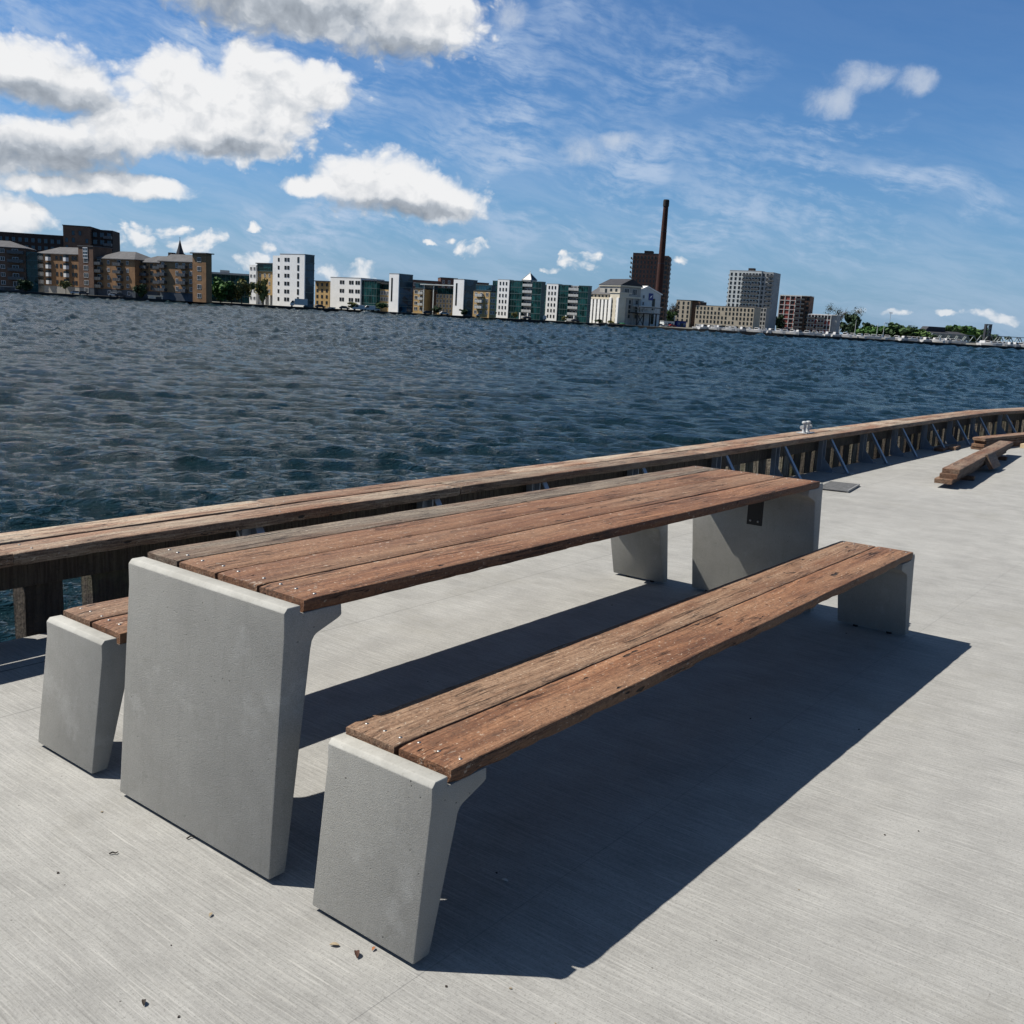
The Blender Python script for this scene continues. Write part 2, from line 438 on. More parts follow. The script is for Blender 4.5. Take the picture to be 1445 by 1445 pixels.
def make_water():
    # fan of rings: fine mesh close by, coarser with distance
    nr, na = 1300, 900
    r = 3.2 * np.exp(np.linspace(0, math.log(1600 / 3.2), nr))
    a = np.linspace(math.radians(-14), math.radians(98), na)
    Rr, A = np.meshgrid(r, a, indexing='ij')
    x = CAM.x + Rr * np.cos(A); y = CAM.y + Rr * np.sin(A)
    step = Rr * math.log(1600 / 3.2) / nr
    rs = np.random.RandomState(11)
    z = np.zeros_like(x); dx = np.zeros_like(x); dy = np.zeros_like(x)
    wind = math.radians(224)      # crests drift towards the quay from the upper left
    for lam in np.exp(np.linspace(math.log(.13), math.log(6.5), 84)):
        lam = lam * rs.uniform(.92, 1.08)
        th = wind + rs.normal(0, .38)
        k = 2 * math.pi / lam
        amp = .0118 * lam ** .90 * rs.uniform(.6, 1.3)
        if lam > .85: amp *= (.85 / lam) ** .85
        ph = rs.uniform(0, 2 * math.pi)
        fade = np.clip((lam / step - 2.2) / 3.0, 0, 1)
        # gusts: wave groups of uneven strength
        grp = 0.75 + .5 * np.sin(x * rs.uniform(-.25, .25) + y * rs.uniform(-.25, .25) + rs.uniform(0, 6))
        arg = k * (x * math.cos(th) + y * math.sin(th)) + ph
        s = np.sin(arg); c = np.cos(arg)
        z += amp * fade * grp * s
        dx -= 1.0 * amp * fade * grp * c * math.cos(th) * -1
        dy -= 1.0 * amp * fade * grp * c * math.sin(th) * -1
    # far off, where single ripples are smaller than the mesh: short choppy crests at mesh scale
    for cells_r, cells_a, g in ((2, 2, 1.5), (3, 5, 1.3), (6, 9, .8)):
        nz = rs.normal(0, 1, (nr // cells_r + 3, na // cells_a + 3))
        ir = np.arange(nr) / cells_r; ia = np.arange(na) / cells_a
        i0 = ir.astype(int); j0 = ia.astype(int); fu = (ir - i0)[:, None]; fv = (ia - j0)[None, :]
        fu = fu * fu * (3 - 2 * fu); fv = fv * fv * (3 - 2 * fv)
        A00 = nz[np.ix_(i0, j0)]; A10 = nz[np.ix_(i0 + 1, j0)]; A01 = nz[np.ix_(i0, j0 + 1)]; A11 = nz[np.ix_(i0 + 1, j0 + 1)]
        lat = (A00 * (1 - fu) + A10 * fu) * (1 - fv) + (A01 * (1 - fu) + A11 * fu) * fv
        z += lat * np.clip((Rr - 30) / 60, 0, 1) * np.minimum(Rr, 420) * .00062 * g
    co = np.stack([x + dx, y + dy, z + WATER_Z], -1).reshape(-1, 3)
    i = np.arange((nr - 1) * (na - 1)); ii = i // (na - 1); jj = i % (na - 1)
    q = np.stack([ii * na + jj, (ii + 1) * na + jj, (ii + 1) * na + jj + 1, ii * na + jj + 1], -1)
    me = bpy.data.meshes.new('water')
    me.vertices.add(len(co)); me.vertices.foreach_set('co', co.astype('f').ravel())
    me.loops.add(q.size); me.loops.foreach_set('vertex_index', q.astype('i').ravel())
    me.polygons.add(len(q)); me.polygons.foreach_set('loop_start', np.arange(0, q.size, 4, dtype='i'))
    me.polygons.foreach_set('loop_total', np.full(len(q), 4, dtype='i'))
    me.polygons.foreach_set('use_smooth', np.ones(len(q), dtype=bool))
    me.update(calc_edges=True)
    # ripples too small for the mesh at that place go into the roughness
    att = me.attributes.new('chop', 'FLOAT', 'POINT')
    att.data.foreach_set('value', np.clip(.05 + .040 * np.log(np.maximum(Rr, 14) / 14), .05, .17).astype('f').ravel())
    me.materials.append(WATER)
    o = bpy.data.objects.new('water', me); col.objects.link(o); tag(o, kind='structure')
    # the rest of the fjord, out of sight to both sides and under the quay
    mb = MB(); mb.add([(-3000, -3000, 0), (3000, -3000, 0), (3000, 3000, 0), (-3000, 3000, 0)], [(0, 1, 2, 3)])
    o = mb.build('river_bed', simple('mud', (.02, .025, .022), .9)); o.location.z = WATER_Z - 2.5; tag(o, kind='structure')
make_water()

# ------------------------------------------------------------------ boards
def plank(name, x0, x1, y0, y1, ztop, th, parent=None, colr=(.3, .55, .4), seed=0, rough=1.0, deck=False, n=None, notch=None, zslope=0.0, axis=None):
    """rough sawn board lying along x with worn, chipped edges"""
    rs = random.Random(seed)
    L = x1 - x0; n = n or max(10, int(L / .035))
    def smooth(step):
        k = int(L / step) + 3; a = [rs.uniform(-1, 1) for _ in range(k + 1)]
        def f(x):
            t = (x - x0) / step; i = min(int(t), k - 1); u = t - i; u = u * u * (3 - 2 * u)
            return a[i] * (1 - u) + a[i + 1] * u
        return f
    e0a, e0b, e1a, e1b = smooth(.45), smooth(.06), smooth(.45), smooth(.06)
    tz, ch0, ch1 = smooth(.6), smooth(.05), smooth(.05)
    mb = MB(); rings = []
    for i in range(n + 1):
        x = x0 + L * i / n
        a = y0 + (.0022 * e0a(x) + .0014 * e0b(x)) * rough
        b = y1 + (.0022 * e1a(x) + .0014 * e1b(x)) * rough
        zt = ztop + .0012 * tz(x) * rough + zslope * (x - x0) / L
        zb = zt - th
        r0 = .004 + .003 * rough * max(0, ch0(x)); r1 = .004 + .003 * rough * max(0, ch1(x))
        q0 = .006 + .010 * rough * max(0, e0b(x)) ; q1 = .006 + .010 * rough * max(0, e1b(x))
        if notch and abs(x - notch[0]) < notch[1]:
            b -= notch[2] * (1 - ((x - notch[0]) / notch[1]) ** 2)
        if i in (0, n):
            a += .003; b -= .003; zt -= .003
        m_ = (a + b) / 2
        rings.append([(x, a + r0, zt), (x, a + r0 * .3, zt - r0 * .35), (x, a, zt - r0), (x, a + .001, zt - th * .5), (x, a + q0 * .25, zb + q0), (x, a + q0, zb),
                      (x, m_, zb), (x, b - q1, zb), (x, b - q1 * .25, zb + q1), (x, b - .001, zt - th * .5), (x, b, zt - r1), (x, b - r1 * .3, zt - r1 * .35), (x, b - r1, zt),
                      (x, b * .67 + a * .33, zt + .0006 * rs.uniform(-1, 1)), (x, b * .33 + a * .67, zt + .0006 * rs.uniform(-1, 1))])
    k = len(rings[0])
    vs = [v for r in rings for v in r]; fs = []
    for i in range(n):
        for j in range(k):
            p = i * k + j; q = i * k + (j + 1) % k
            fs.append((p, q, q + k, p + k))
    fs.append(tuple(range(k))); fs.append(tuple(range(n * k + k - 1, n * k - 1, -1)))
    mb.add(vs, fs)
    o = mb.build(name, [WOOD, DARK_SIDE], parent, deck=deck, smooth=50)
    # the long narrow sides take a darker copy of the board wood
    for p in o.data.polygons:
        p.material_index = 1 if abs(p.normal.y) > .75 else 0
    o.color = (colr[0], colr[1], colr[2], 1)
    return o

scr = MB(); scr.lathe([(.0052, -.004), (.0055, .0006), (.0048, .0017), (.003, .0026), (.001, .003)], 12)
SCREW = scr.mesh('screw', STEEL, smooth=60)

def concrete_leg(parent, flip, xo, half, ztop, ledge, spl, kink, seed):
    """end slab with its bracket: profile in x-z pushed across the width"""
    P = [(0.0, kink), (0.0, ztop - .013), (.011, ztop), (.053, ztop), (.053, ledge),
         (.192, ledge + .001), (.194, ledge - .030), (.180, ledge - .038), (.108, ledge - .064), (.100, ledge - .070), (.092, ledge - .082), (.087, ledge - .105),
         (.0547 - spl, .013), (-spl, .013)]
    mb = MB()
    if flip: P = [(xo - x, z) for x, z in P]
    mb.prism(P, -half, half)
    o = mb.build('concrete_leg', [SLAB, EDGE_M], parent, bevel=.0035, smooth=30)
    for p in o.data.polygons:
        p.material_index = 1 if (p.normal.z > .35 and p.center.z > ztop - .02) else 0  # upward faces at the top take the paler concrete
    # steel levelling feet that leave a thin dark gap over the deck
    for sy in (-1, 1):
        fx = (-spl + .028) if not flip else xo - (-spl + .028)
        f = MB(); f.lathe([(.014, 0), (.014, .015)], 12, (fx, sy * (half - .09), 0))
        f.build('levelling_foot', BLACKSTEEL, o)
    return o

def add_screws(pl, xs, ys, z):
    for x in xs:
        for y in ys:
            link_mesh('screw', SCREW, pl, (x + RND.uniform(-.006, .006), y + RND.uniform(-.008, .008), z - .0005), RND.uniform(0, 3))

# picnic table
T = .757
tb = thing('picnic_table', 'long table of brown planks on two grey concrete end slabs', 'picnic table', deck=True)
LT = 3.559
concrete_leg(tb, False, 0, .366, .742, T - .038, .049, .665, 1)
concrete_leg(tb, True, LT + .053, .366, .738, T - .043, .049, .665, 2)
W = .374
cuts = [-W, -W * .47, .015, W * .545, W]
specs = [((.10, .78, .55), (.02, 41)), ((.18, .70, .60), (.0, 42)), ((.14, .74, .60), (.0, 43)), ((.95, .42, .50), (.0, 44))]
for i in range(4):
    a, b = cuts[i] + .004, cuts[i + 1] - .004
    if i == 1: b += .0022
    if i == 2: a -= .0022
    p = plank('plank', .063 + (.002 if i % 2 else 0), LT - (.004 if i % 2 else .0), a, b, T, .038, tb, specs[i][0], specs[i][1][1], zslope=-.006, rough=.55)
    w = b - a
    ys = [a + .03, (a + b) / 2, b - .03] if i in (0, 3) else [a + .045, b - .04]
    add_screws(p, [.063 + .055], ys, T)
    add_screws(p, [LT - .06], ys, T - .006)
    if i == 3: p['label'] = 'grey weathered plank'
pl = MB(); pl.box(3.352, 3.362, -.148, -.062, .497, .712)
pp = pl.build('fixing_plate', BLACKSTEEL, tb, bevel=.001, seg=1)
for y in (-.128, -.084):
    b_ = MB(); b_.lathe([(.006, 0), (.006, .004), (.003, .006)], 10)
    bo = b_.build('bolt', STEEL, pp); bo.location = (3.352, y, .52); bo.rotation_euler = (0, -math.pi / 2, 0)

def bench(label, yc, s):
    r = thing('bench', label, 'bench', (0, yc, 0), deck=True)
    Z = .460; L2 = 3.516
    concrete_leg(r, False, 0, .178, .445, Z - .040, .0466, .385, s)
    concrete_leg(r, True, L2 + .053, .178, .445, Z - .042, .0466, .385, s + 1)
    for i, (a, b, c) in enumerate(((-.184, -.003, (.10, .80, 1.0)), (.003, .184, (.35, .76, 1.0)))):
        p = plank('plank', .062, L2 - .002 * i, a, b, Z, .040, r, c, s * 7 + i, rough=.85, zslope=.003, notch=None)
        ys = [a + .028, (a + b) / 2, b - .028]
        add_screws(p, [.062 + .05], ys, Z); add_screws(p, [L2 - .055], ys, Z + .003)
    return r
bench('wooden plank bench on concrete slabs on the near, open side of the table', -.714, 11)
bench('wooden plank bench on concrete slabs between the table and the water', .714, 17)

# ------------------------------------------------------------------ timber bulwark along the edge
RZ = .452
def front_y(x):
    pts = [(-8, 1.76), (.3, 1.835), (2.4, 1.915), (6.6, 1.885), (11, 1.95), (16.9, 1.955), (17.7, 1.935), (30, .25)]
    for (xa, ya), (xb, yb) in zip(pts, pts[1:]):
        if xa <= x <= xb: return ya + (yb - ya) * (x - xa) / (xb - xa)
    return pts[-1][1]
bw = thing('quay_bulwark', 'low timber bulwark with plank top and steel struts along the water edge', 'bulwark', (0, 0, 0), deck=True)
def rail_run(xs, off, w, cols, s0):
    for i, (xa, xb) in enumerate(zip(xs, xs[1:])):
        ya, yb = front_y(xa) + off, front_y(xb) + off
        L = math.hypot(xb - xa, yb - ya)
        p = plank('rail_plank', 0.002, L - .002, 0, w, 0, .056, bw, cols[i % len(cols)], s0 + i, rough=1.1)
        p.location = (xa, ya, RZ + RND.uniform(-.002, .002)); p.rotation_euler = (0, 0, math.atan2(yb - ya, xb - xa))
        for x in (.09, L * .5, L - .09):
            for y in (w * .25, w * .75):
                link_mesh('screw', SCREW, p, (x + RND.uniform(-.01, .01), y, 0), RND.uniform(0, 3))
rail_run([-8, -3.6, .33, 3.25, 6.6, 9.0, 12.0, 15.0, 17.65, 21.0, 24.5, 28.0], 0, .192,
         [(.75, .75, .8), (.55, .85, .6), (.9, .95, .8), (.8, .65, .7), (.7, 1.1, .5), (.7, .9, .3), (1.0, 1.0, .2), (.7, .85, .3)], 300)
rail_run([-8, -2.2, 1.9, 4.1, 7.6, 10.4, 13.4, 17.7, 20.6, 24.0, 28.0], .204, .195,
         [(.8, .8, .6), (1.0, 1.2, .3), (.6, .8, .8), (1.0, 1.25, .1), (.7, 1.0, .3), (1.0, 1.3, .1), (.7, 1.0, .3), (1.0, 1.0, .3)], 340)
# fascia board under the rail, on the water side
def fascia(xa, xb, s):
    ya, yb = front_y(xa) + .205, front_y(xb) + .205
    mb = MB(); mb.box(0, math.hypot(xb - xa, yb - ya) - .004, 0, .06, .232, .394)
    o = mb.build('fascia_board', PILE, bw, bevel=.006); o.color = (.2, .15, 0, 1)
    o.location = (xa, ya, 0); o.rotation_euler = (0, 0, math.atan2(yb - ya, xb - xa))
for i, (a, b) in enumerate(zip([-8, -2, 2.4, 6.6, 11, 14, 16.9, 17.7, 24], [-2, 2.4, 6.6, 11, 14, 16.9, 17.7, 24, 28])): fascia(a, b, i)
# vertical pile boards
k = 0; x = -1.827
while x < 27:
    w = .195 + RND.uniform(-.02, .02); 
    if k == 6: w = .2
    y = front_y(x + w / 2) + .272
    rs = random.Random(900 + k)
    mb = MB()
    n = 8
    vs = []; fs = []
    for i in range(n + 1):
        z = -2.4 + (2.4 + .34 + rs.uniform(-.02, .04) * (i == n)) * i / n
        j = lambda: rs.uniform(-.006, .006)
        vs += [(0 + j(), j(), z), (w + j(), j(), z), (w + j(), .13 + j(), z), (j(), .13 + j(), z)]
    for i in range(n):
        for q in range(4):
            fs.append((i * 4 + q, i * 4 + (q + 1) % 4, i * 4 + 4 + (q + 1) % 4, i * 4 + 4 + q))
    fs += [(0, 1, 2, 3), (n * 4, n * 4 + 1, n * 4 + 2, n * 4 + 3)]
    mb.add(vs, fs)
    o = mb.build('timber_pile', PILE, bw, bevel=.008, seg=1)
    o.color = (rs.choice([.1, .3, .9, .6]), rs.choice([0, .1, .25, .7, .9]), 0, 1)
    o.location = (x, y, 0)
    x += .332 if x < 17 else .34
    k += 1
# steel struts, uprights and gussets
for xb in (1.64, 3.05, 4.2, 5.58, 7.12, 8.55, 9.946, 11.41, 12.684, 14.108, 15.497, 16.95, 18.4, 19.8, 21.2):
    dy = front_y(xb) - 1.95
    mb = MB()
    p0 = Vector((xb, 1.742 + dy, .012)); p1 = Vector((xb, 1.982 + dy, .392))
    # angle section strut
    mb.bar(p0, p1, .048, .006, up=(0, 1, 0)); 
    mb.bar(p0 + Vector((.021, .021, 0)), p1 + Vector((.021, .021, 0)), .006, .042, up=(0, 1, 0))
    s = mb.build('steel_strut', GALV, bw)
    f = MB(); f.box(xb - .05, xb + .05, 1.69 + dy, 1.79 + dy, .0, .01)
    fo = f.build('foot_plate', GALV, s, bevel=.002, seg=1)
    u = MB()
    yb = front_y(xb) + .150
    u.box(xb - .05, xb + .05, yb, yb + .007, 0, .393); u.box(xb - .05, xb - .043, yb - .045, yb, 0, .393); u.box(xb + .043, xb + .05, yb - .045, yb, 0, .393)
    uo = u.build('steel_upright', GALV, bw)
    g = MB(); g.prism([(yb - .05, .01), (yb - .19, .01), (yb - .19, .022), (yb - .05, .19)], xb - .054, xb - .0505, axis='x')
    g.box(xb - .09, xb + .06, yb - .20, yb - .046, 0, .0095)
    g.build('gusset', GALV, uo)
# ------------------------------------------------------------------ mooring bollard
bo = thing('mooring_bollard', 'small white twin cross bollard bolted on the bulwark rail', 'bollard', (9.66, front_y(9.66) + .245, RZ + .002), rz=.02, deck=True)
mb = MB(); mb.box(-.15, .15, -.075, .075, 0, .014); mb.build('base_plate', WHITEPAINT, bo, bevel=.004); bo.scale = (.85, .85, .88)
for sx in (-.07, .07):
    mb = MB(); mb.lathe([(.036, .014), (.024, .03), (.021, .115), (.024, .128), (.036, .134), (.038, .148), (.028, .160), (.01, .164)], 18, (sx, 0, 0))
    p = mb.build('post', WHITEPAINT, bo, smooth=50)
    mb = MB(); mb.tube([(sx - .085 if sx < 0 else sx - .045, 0, .085), (sx + .045 if sx < 0 else sx + .085, 0, .085)], .016, 12)
    e = sx - .085 if sx < 0 else sx + .085
    mb.tube([(e - .008, 0, .085), (e + .008, 0, .085)], .027, 14)
    mb.build('cross_arm', WHITEPAINT, p, smooth=50)

# ------------------------------------------------------------------ loose timber and the grate
def lay(o, x, y, z, ang, roll=0.0):
    o.location = (x, y, z); o.rotation_euler = (roll, 0, ang)
def loose(label, x, y, z, ang, L, w, th, c, seed, group=None, roll=0.0):
    o = plank('timber_board', 0, L, 0, w, 0, th, None, c, seed, rough=1.2, deck=True)
    lay(o, x, y, z, ang, roll)
    tag(o, label, 'timber board', group)
    return o
A1 = math.atan2(.43, 4.6)
G1 = 'boards in the near timber stack'
loose('long brown board, topmost of the nearer stack on the deck', 9.86, .475, .205, A1, 4.65, .185, .051, (.6, .55, .5), 71, G1)
loose('long brown board, middle one of the nearer stack', 9.80, .478, .153, A1, 4.6, .185, .05, (.3, .45, .6), 72, G1)
loose('long brown board, lowest of the nearer stack, sticking out furthest', 9.70, .500, .102, A1, 4.5, .185, .05, (.3, .5, .6), 73, G1)
for nm, xx in (('near', 10.75), ('far', 13.6)):
    mb = MB(); mb.box(-.05, .05, -.05, .24, 0, .05)
    o = mb.build('timber_bearer', WOOD, deck=True, bevel=.004); o.color = (.2, .3, .6, 1)
    o.location = (xx, .49 + (xx - 9.86) * .0925, 0); o.rotation_euler = (0, 0, A1)
    tag(o, 'dark timber bearer under the %s end of the long board stack' % nm, 'timber bearer')
o = plank('timber_offcut', 0, .52, 0, .20, 0, .055, None, (.8, .45, .5), 78, deck=True)
o.location = (11.78, .552, .052); o.rotation_euler = (math.radians(62), 0, math.radians(3)); tag(o, 'short weathered board leaning against the nearer timber stack', 'timber board')
A2 = math.atan2(-.225, 1.6)
G2 = 'boards in the far timber stack'
for i, (l, dx, dy, c) in enumerate((('brown board, lowest of the farther stack by the bulwark', -.02, .01, (.3, .4, .5)), ('brown board, second from the ground in the farther stack', -.03, 0, (.2, .6, .4)),
                                    ('dark board, third from the ground in the farther stack', .05, -.01, (.2, .35, .7)), ('tan board, topmost of the farther stack by the bulwark', 0, 0, (.45, .75, .3)))):
    loose(l, 14.85 + dx, 1.375 + dy, .046 + .0465 * i, A2, 3.2, .20, .045, c, 80 + i, G2)
loose('short tan board lying by the end of the farther stack', 14.33, 1.66, .05, .12, .55, .13, .048, (.3, .8, .2), 90)
loose('short dark board in the shade of the bulwark rail', 13.9, 1.72, .05, .1, .5, .14, .048, (.1, .4, .5), 91)
mb = MB(); mb.box(0, .5, 0, .16, 0, .07)
o = mb.build('timber_block', simple('pale_fresh_wood', (.55, .42, .26), .7, 0, .2, 8), bevel=.004, deck=True)
o.location = (15.9, .93, 0); o.rotation_euler = (0, 0, -.1); tag(o, 'pale fresh timber block at the end of the farther stack', 'timber block')

gr = thing('drain_grate', 'loose grey slatted grate lying on the concrete deck', 'grate', (8.40, 1.17, 0), math.radians(9), deck=True)
mb = MB(); mb.bar((0, 0, .014), (.62, 0, .014), .018, .02); mb.bar((0, .3, .014), (.62, .3, .014), .018, .02)
GRATE = simple('dull_zinc', (.23, .23, .225), .55, .3, .3, 30)
mb.build('frame', GRATE, gr)
mb = MB(); mb.box(.0, .62, .01, .29, .004, .007); mb.build('slot_shade', BLACKSTEEL, gr)  # black sheet added so the gaps between slats look shaded
for i in range(9):
    mb = MB(); x_ = .02 + i * .0725; mb.box(x_ - .013, x_ + .013, .011, .289, .012, .0245); mb.build('slat', GRATE, gr)
for (x_, y_) in ((.06, .02), (.55, .03), (.1, .27), (.5, .27), (.28, .02)):
    mb = MB(); mb.box(x_ - .04, x_ + .05, y_ - .03, y_ + .03, 0, .0038); mb.build('packing_block', BLACKSTEEL, gr, bevel=.003, seg=1)

# ------------------------------------------------------------------ leaves, twigs and crumbs on the deck
def leaf(name, label, x, y, size, mat, ang, curl=.5, group=None):
    size *= .68; mb = MB(); n = 8; vs = []; fs = []
    for i in range(n + 1):
        t = i / n; w = size * .22 * math.sin(math.pi * min(1, t * .97 + .03)) ** .8
        z = .003 + size * curl * .22 * math.sin(math.pi * t)
        vs += [(size * t, -w, z + w * .5 * curl), (size * t, 0, z), (size * t, w, z + w * .6 * curl)]
    for i in range(n):
        for q in (0, 1):
            a = i * 3 + q; fs.append((a, a + 1, a + 4, a + 3))
    top = len(vs)
    vs2 = [(v[0], v[1], v[2] - .0012) for v in vs]
    mb.add(vs, fs); mb.add(vs2, [f[::-1] for f in fs])
    o = mb.build(name, mat, deck=True, smooth=60)
    o.location = (x, y, .001); o.rotation_euler = (0, 0, ang)
    tag(o, label, 'leaf', group)
def twig(label, x, y, L, ang):
    mb = MB(); mb.tube([(0, 0, .004), (L * .4, .003, .006), (L * .75, -.002, .005), (L, .006, .004)], [.0022, .002, .0018, .0012], 6)
    o = mb.build('twig', TWIGM, deck=True, smooth=60); o.location = (x, y, 0); o.rotation_euler = (0, 0, ang); tag(o, label, 'twig')
leaf('dry_leaf', 'curled red brown leaf on the concrete below the near bench slab', -.105, -.768, .042, LEAFBROWN, .9, .9)
leaf('dry_leaf', 'pale flat leaf left of the red leaf below the near bench slab', -.10, -.70, .036, LEAFPALE, 2.2, .4)
leaf('dry_leaf', 'small orange brown leaf closest to the foot of the near bench slab', -.062, -.772, .022, simple('orange_leaf', (.28, .10, .035), .8, 0, .3, 60), .3, .6)
leaf('dry_leaf', 'dark curled leaf alone at the bottom edge of the picture', -.52, -.552, .030, TWIGM, 1.0, .9)
leaf('dry_leaf', 'pale leaf in front of the table slab, between the two benches', -.238, -.377, .024, LEAFPALE, .5, .5)
leaf('dry_leaf', 'pale leaf lying in the shadow under the near bench', .39, -.822, .03, simple('bleached_leaf', (.5, .5, .48), .8), 1.8, .3)
twig('dark bent twig at the foot of the table slab', -.062, -.012, .030, -.2)
twig('short dark twig on the concrete left of the table slab', -.250, .069, .022, -.6)
rs = random.Random(5)
G = 'dark crumbs scattered on the deck'
for i in range(48):
    if i < 20: x_, y_ = rs.uniform(-.7, .2), rs.uniform(-1.4, .9)
    else: x_, y_ = rs.uniform(.0, 4.5), rs.uniform(-2.6, 1.5)
    s = rs.uniform(.001, .0032); mb = MB()
    bm = [(s * rs.uniform(.6, 1.3) * a, s * rs.uniform(.6, 1.3) * b, s * rs.uniform(.5, .9) * (c + .8)) for a in (-1, 1) for b in (-1, 1) for c in (-.8, .6)]
    mb.add(bm, [(0, 1, 3, 2), (4, 6, 7, 5), (0, 4, 5, 1), (2, 3, 7, 6), (0, 2, 6, 4), (1, 5, 7, 3)])
    o = mb.build('crumb', TWIGM if i % 4 else LEAFPALE, deck=True); o.location = (x_, y_, 0); o.rotation_euler = (0, 0, rs.uniform(0, 6))
    tag(o, 'tiny dark crumb of bark on the concrete' if i % 4 else 'tiny pale crumb on the concrete', 'crumb', G if i % 4 else 'pale crumbs scattered on the deck')
# ================================================================== the far bank
SHORE = [(-600, 322), (0, 378), (300, 395), (440, 410), (640, 438), (800, 455), (900, 458), (1000, 445), (1100, 436), (1200, 436), (1320, 446), (1445, 460), (2100, 520)]
def hor_y(px): return 402.5 + .0571 * px
def shore_D(px):
    for (a, da), (b, db) in zip(SHORE, SHORE[1:]):
        if a <= px <= b: return da + (db - da) * (px - a) / (b - a)
    return SHORE[-1][1]
def make_shore():
    base = [plan(p, hor_y(p) + 8, D) for p, D in SHORE]
    back = [b + FH * 2600 for b in base]
    mb = MB(); n = len(base)
    for i in range(n - 1):
        a, b, c, d = base[i], base[i + 1], back[i + 1], back[i]
        mb.add([(a.x, a.y, 0), (b.x, b.y, 0), (c.x, c.y, 0), (d.x, d.y, 0)], [(0, 1, 2, 3)])
    o = mb.build('far_bank_ground', simple('far_gravel', (.12, .115, .095), .9, 0, .4, .05)); o.location.z = SHORE_Z; tag(o, kind='structure')
    w = MB(); dk = 0
    for i in range(n - 1):
        a, b = base[i], base[i + 1]
        nn = Vector(((b - a).y, -(b - a).x, 0)).normalized() * .4
        w.add([(a.x + nn.x, a.y + nn.y, -1.9), (b.x + nn.x, b.y + nn.y, -1.9), (b.x + nn.x, b.y + nn.y, .06), (a.x + nn.x, a.y + nn.y, .06),
               (b.x - nn.x, b.y - nn.y, .06), (a.x - nn.x, a.y - nn.y, .06)], [(0, 1, 2, 3), (3, 2, 4, 5)])
    o = w.build('far_quay_wall', simple('dark_sheet_piling', (.016, .016, .016), .8, 0, .3, .4)); o.location.z = SHORE_Z; tag(o, kind='structure')
make_shore()

# ---- materials
def brick(name, c1, c2, rough=.85):
    m, t, b = material(name); v = coords(t, False)
    n = t.noise(v, .35, 5, .65); f = t.noise(t.stretch(v, 2.2, 2.2, 9), 1, 2)
    c = t.mix(t.rng(t.add(t.mul(n, .55), t.mul(f, .45)), .32, .68), tuple(c1) + (1,), tuple(c2) + (1,))
    t.put(b.inputs['Base Color'], c); b.inputs['Roughness'].default_value = rough; b.inputs['Specular IOR Level'].default_value = .2
    return m
def glassm(name, c, rough=.12):
    m, t, b = material(name); v = coords(t, False)
    n = t.vor(t.stretch(v, .33, .33, .31), 1, out='Color')
    s = t.node('ShaderNodeSeparateColor', None, i0=n).outputs[0]
    t.put(b.inputs['Base Color'], t.mix(t.rng(s, .1, 1), tuple(x * .45 for x in c) + (1,), tuple(x * 1.7 for x in c) + (1,)))
    b.inputs['Roughness'].default_value = rough; b.inputs['Specular IOR Level'].default_value = .3
    return m
M = dict(
    white=brick('white_render', (.70, .70, .69), (.82, .82, .80)), cream=brick('cream_render', (.52, .47, .37), (.66, .61, .50)),
    greyr=brick('grey_render', (.24, .25, .25), (.34, .35, .35)), ochre=brick('ochre_brick', (.32, .215, .095), (.46, .32, .155)),
    tanb=brick('tan_brick', (.19, .108, .056), (.32, .188, .100)), brown=brick('brown_brick', (.095, .058, .042), (.17, .105, .075)),
    dark=brick('dark_brick', (.020, .017, .017), (.042, .034, .032)), redb=brick('deep_red_brick', (.085, .046, .036), (.15, .085, .068)),
    red=brick('red_panel', (.22, .055, .048), (.32, .09, .075)), beige=brick('beige_brick', (.33, .285, .215), (.46, .405, .32)),
    bluegrey=brick('blue_grey_base', (.045, .055, .07), (.075, .09, .11)), paleg=brick('pale_grey_panel', (.42, .45, .44), (.58, .60, .59)),
    roof=brick('slate_roof', (.065, .065, .068), (.11, .11, .115)), droof=brick('dark_roof', (.030, .032, .038), (.05, .052, .06)),
    chim=brick('chimney_brick', (.030, .014, .012), (.06, .025, .02)), conc=brick('weathered_concrete', (.26, .25, .23), (.36, .35, .32)),
    glass=glassm('dark_window_glass', (.012, .018, .022)), teal=glassm('teal_curtain_glass', (.010, .048, .050)), blueg=glassm('blue_curtain_glass', (.014, .048, .075)),
    frame=simple('white_window_frame', (.6, .6, .6), .5), dframe=simple('dark_window_frame', (.03, .03, .033), .5), tframe=simple('teal_mullion', (.05, .09, .095), .5),
    rail=simple('balcony_steel', (.09, .095, .1), .5, .3), lrail=simple('pale_balcony_front', (.42, .43, .42), .5), bridge=simple('pale_green_bridge_paint', (.17, .20, .195), .55, 0, .25, .3),
    dsteel=simple('dark_bridge_steel', (.025, .027, .032), .6), blue=simple('blue_sheet', (.015, .03, .16), .5), green=simple('green_tarpaulin', (.02, .12, .06), .6, 0, .3, .6),
    carw=simple('white_car_paint', (.46, .46, .46), .35), card=simple('dark_car_paint', (.02, .022, .03), .2), carg=simple('silver_car_paint', (.35, .37, .4), .25, .5),
    carr=simple('red_car_paint', (.25, .02, .02), .25), tyre=RUBBER,
)

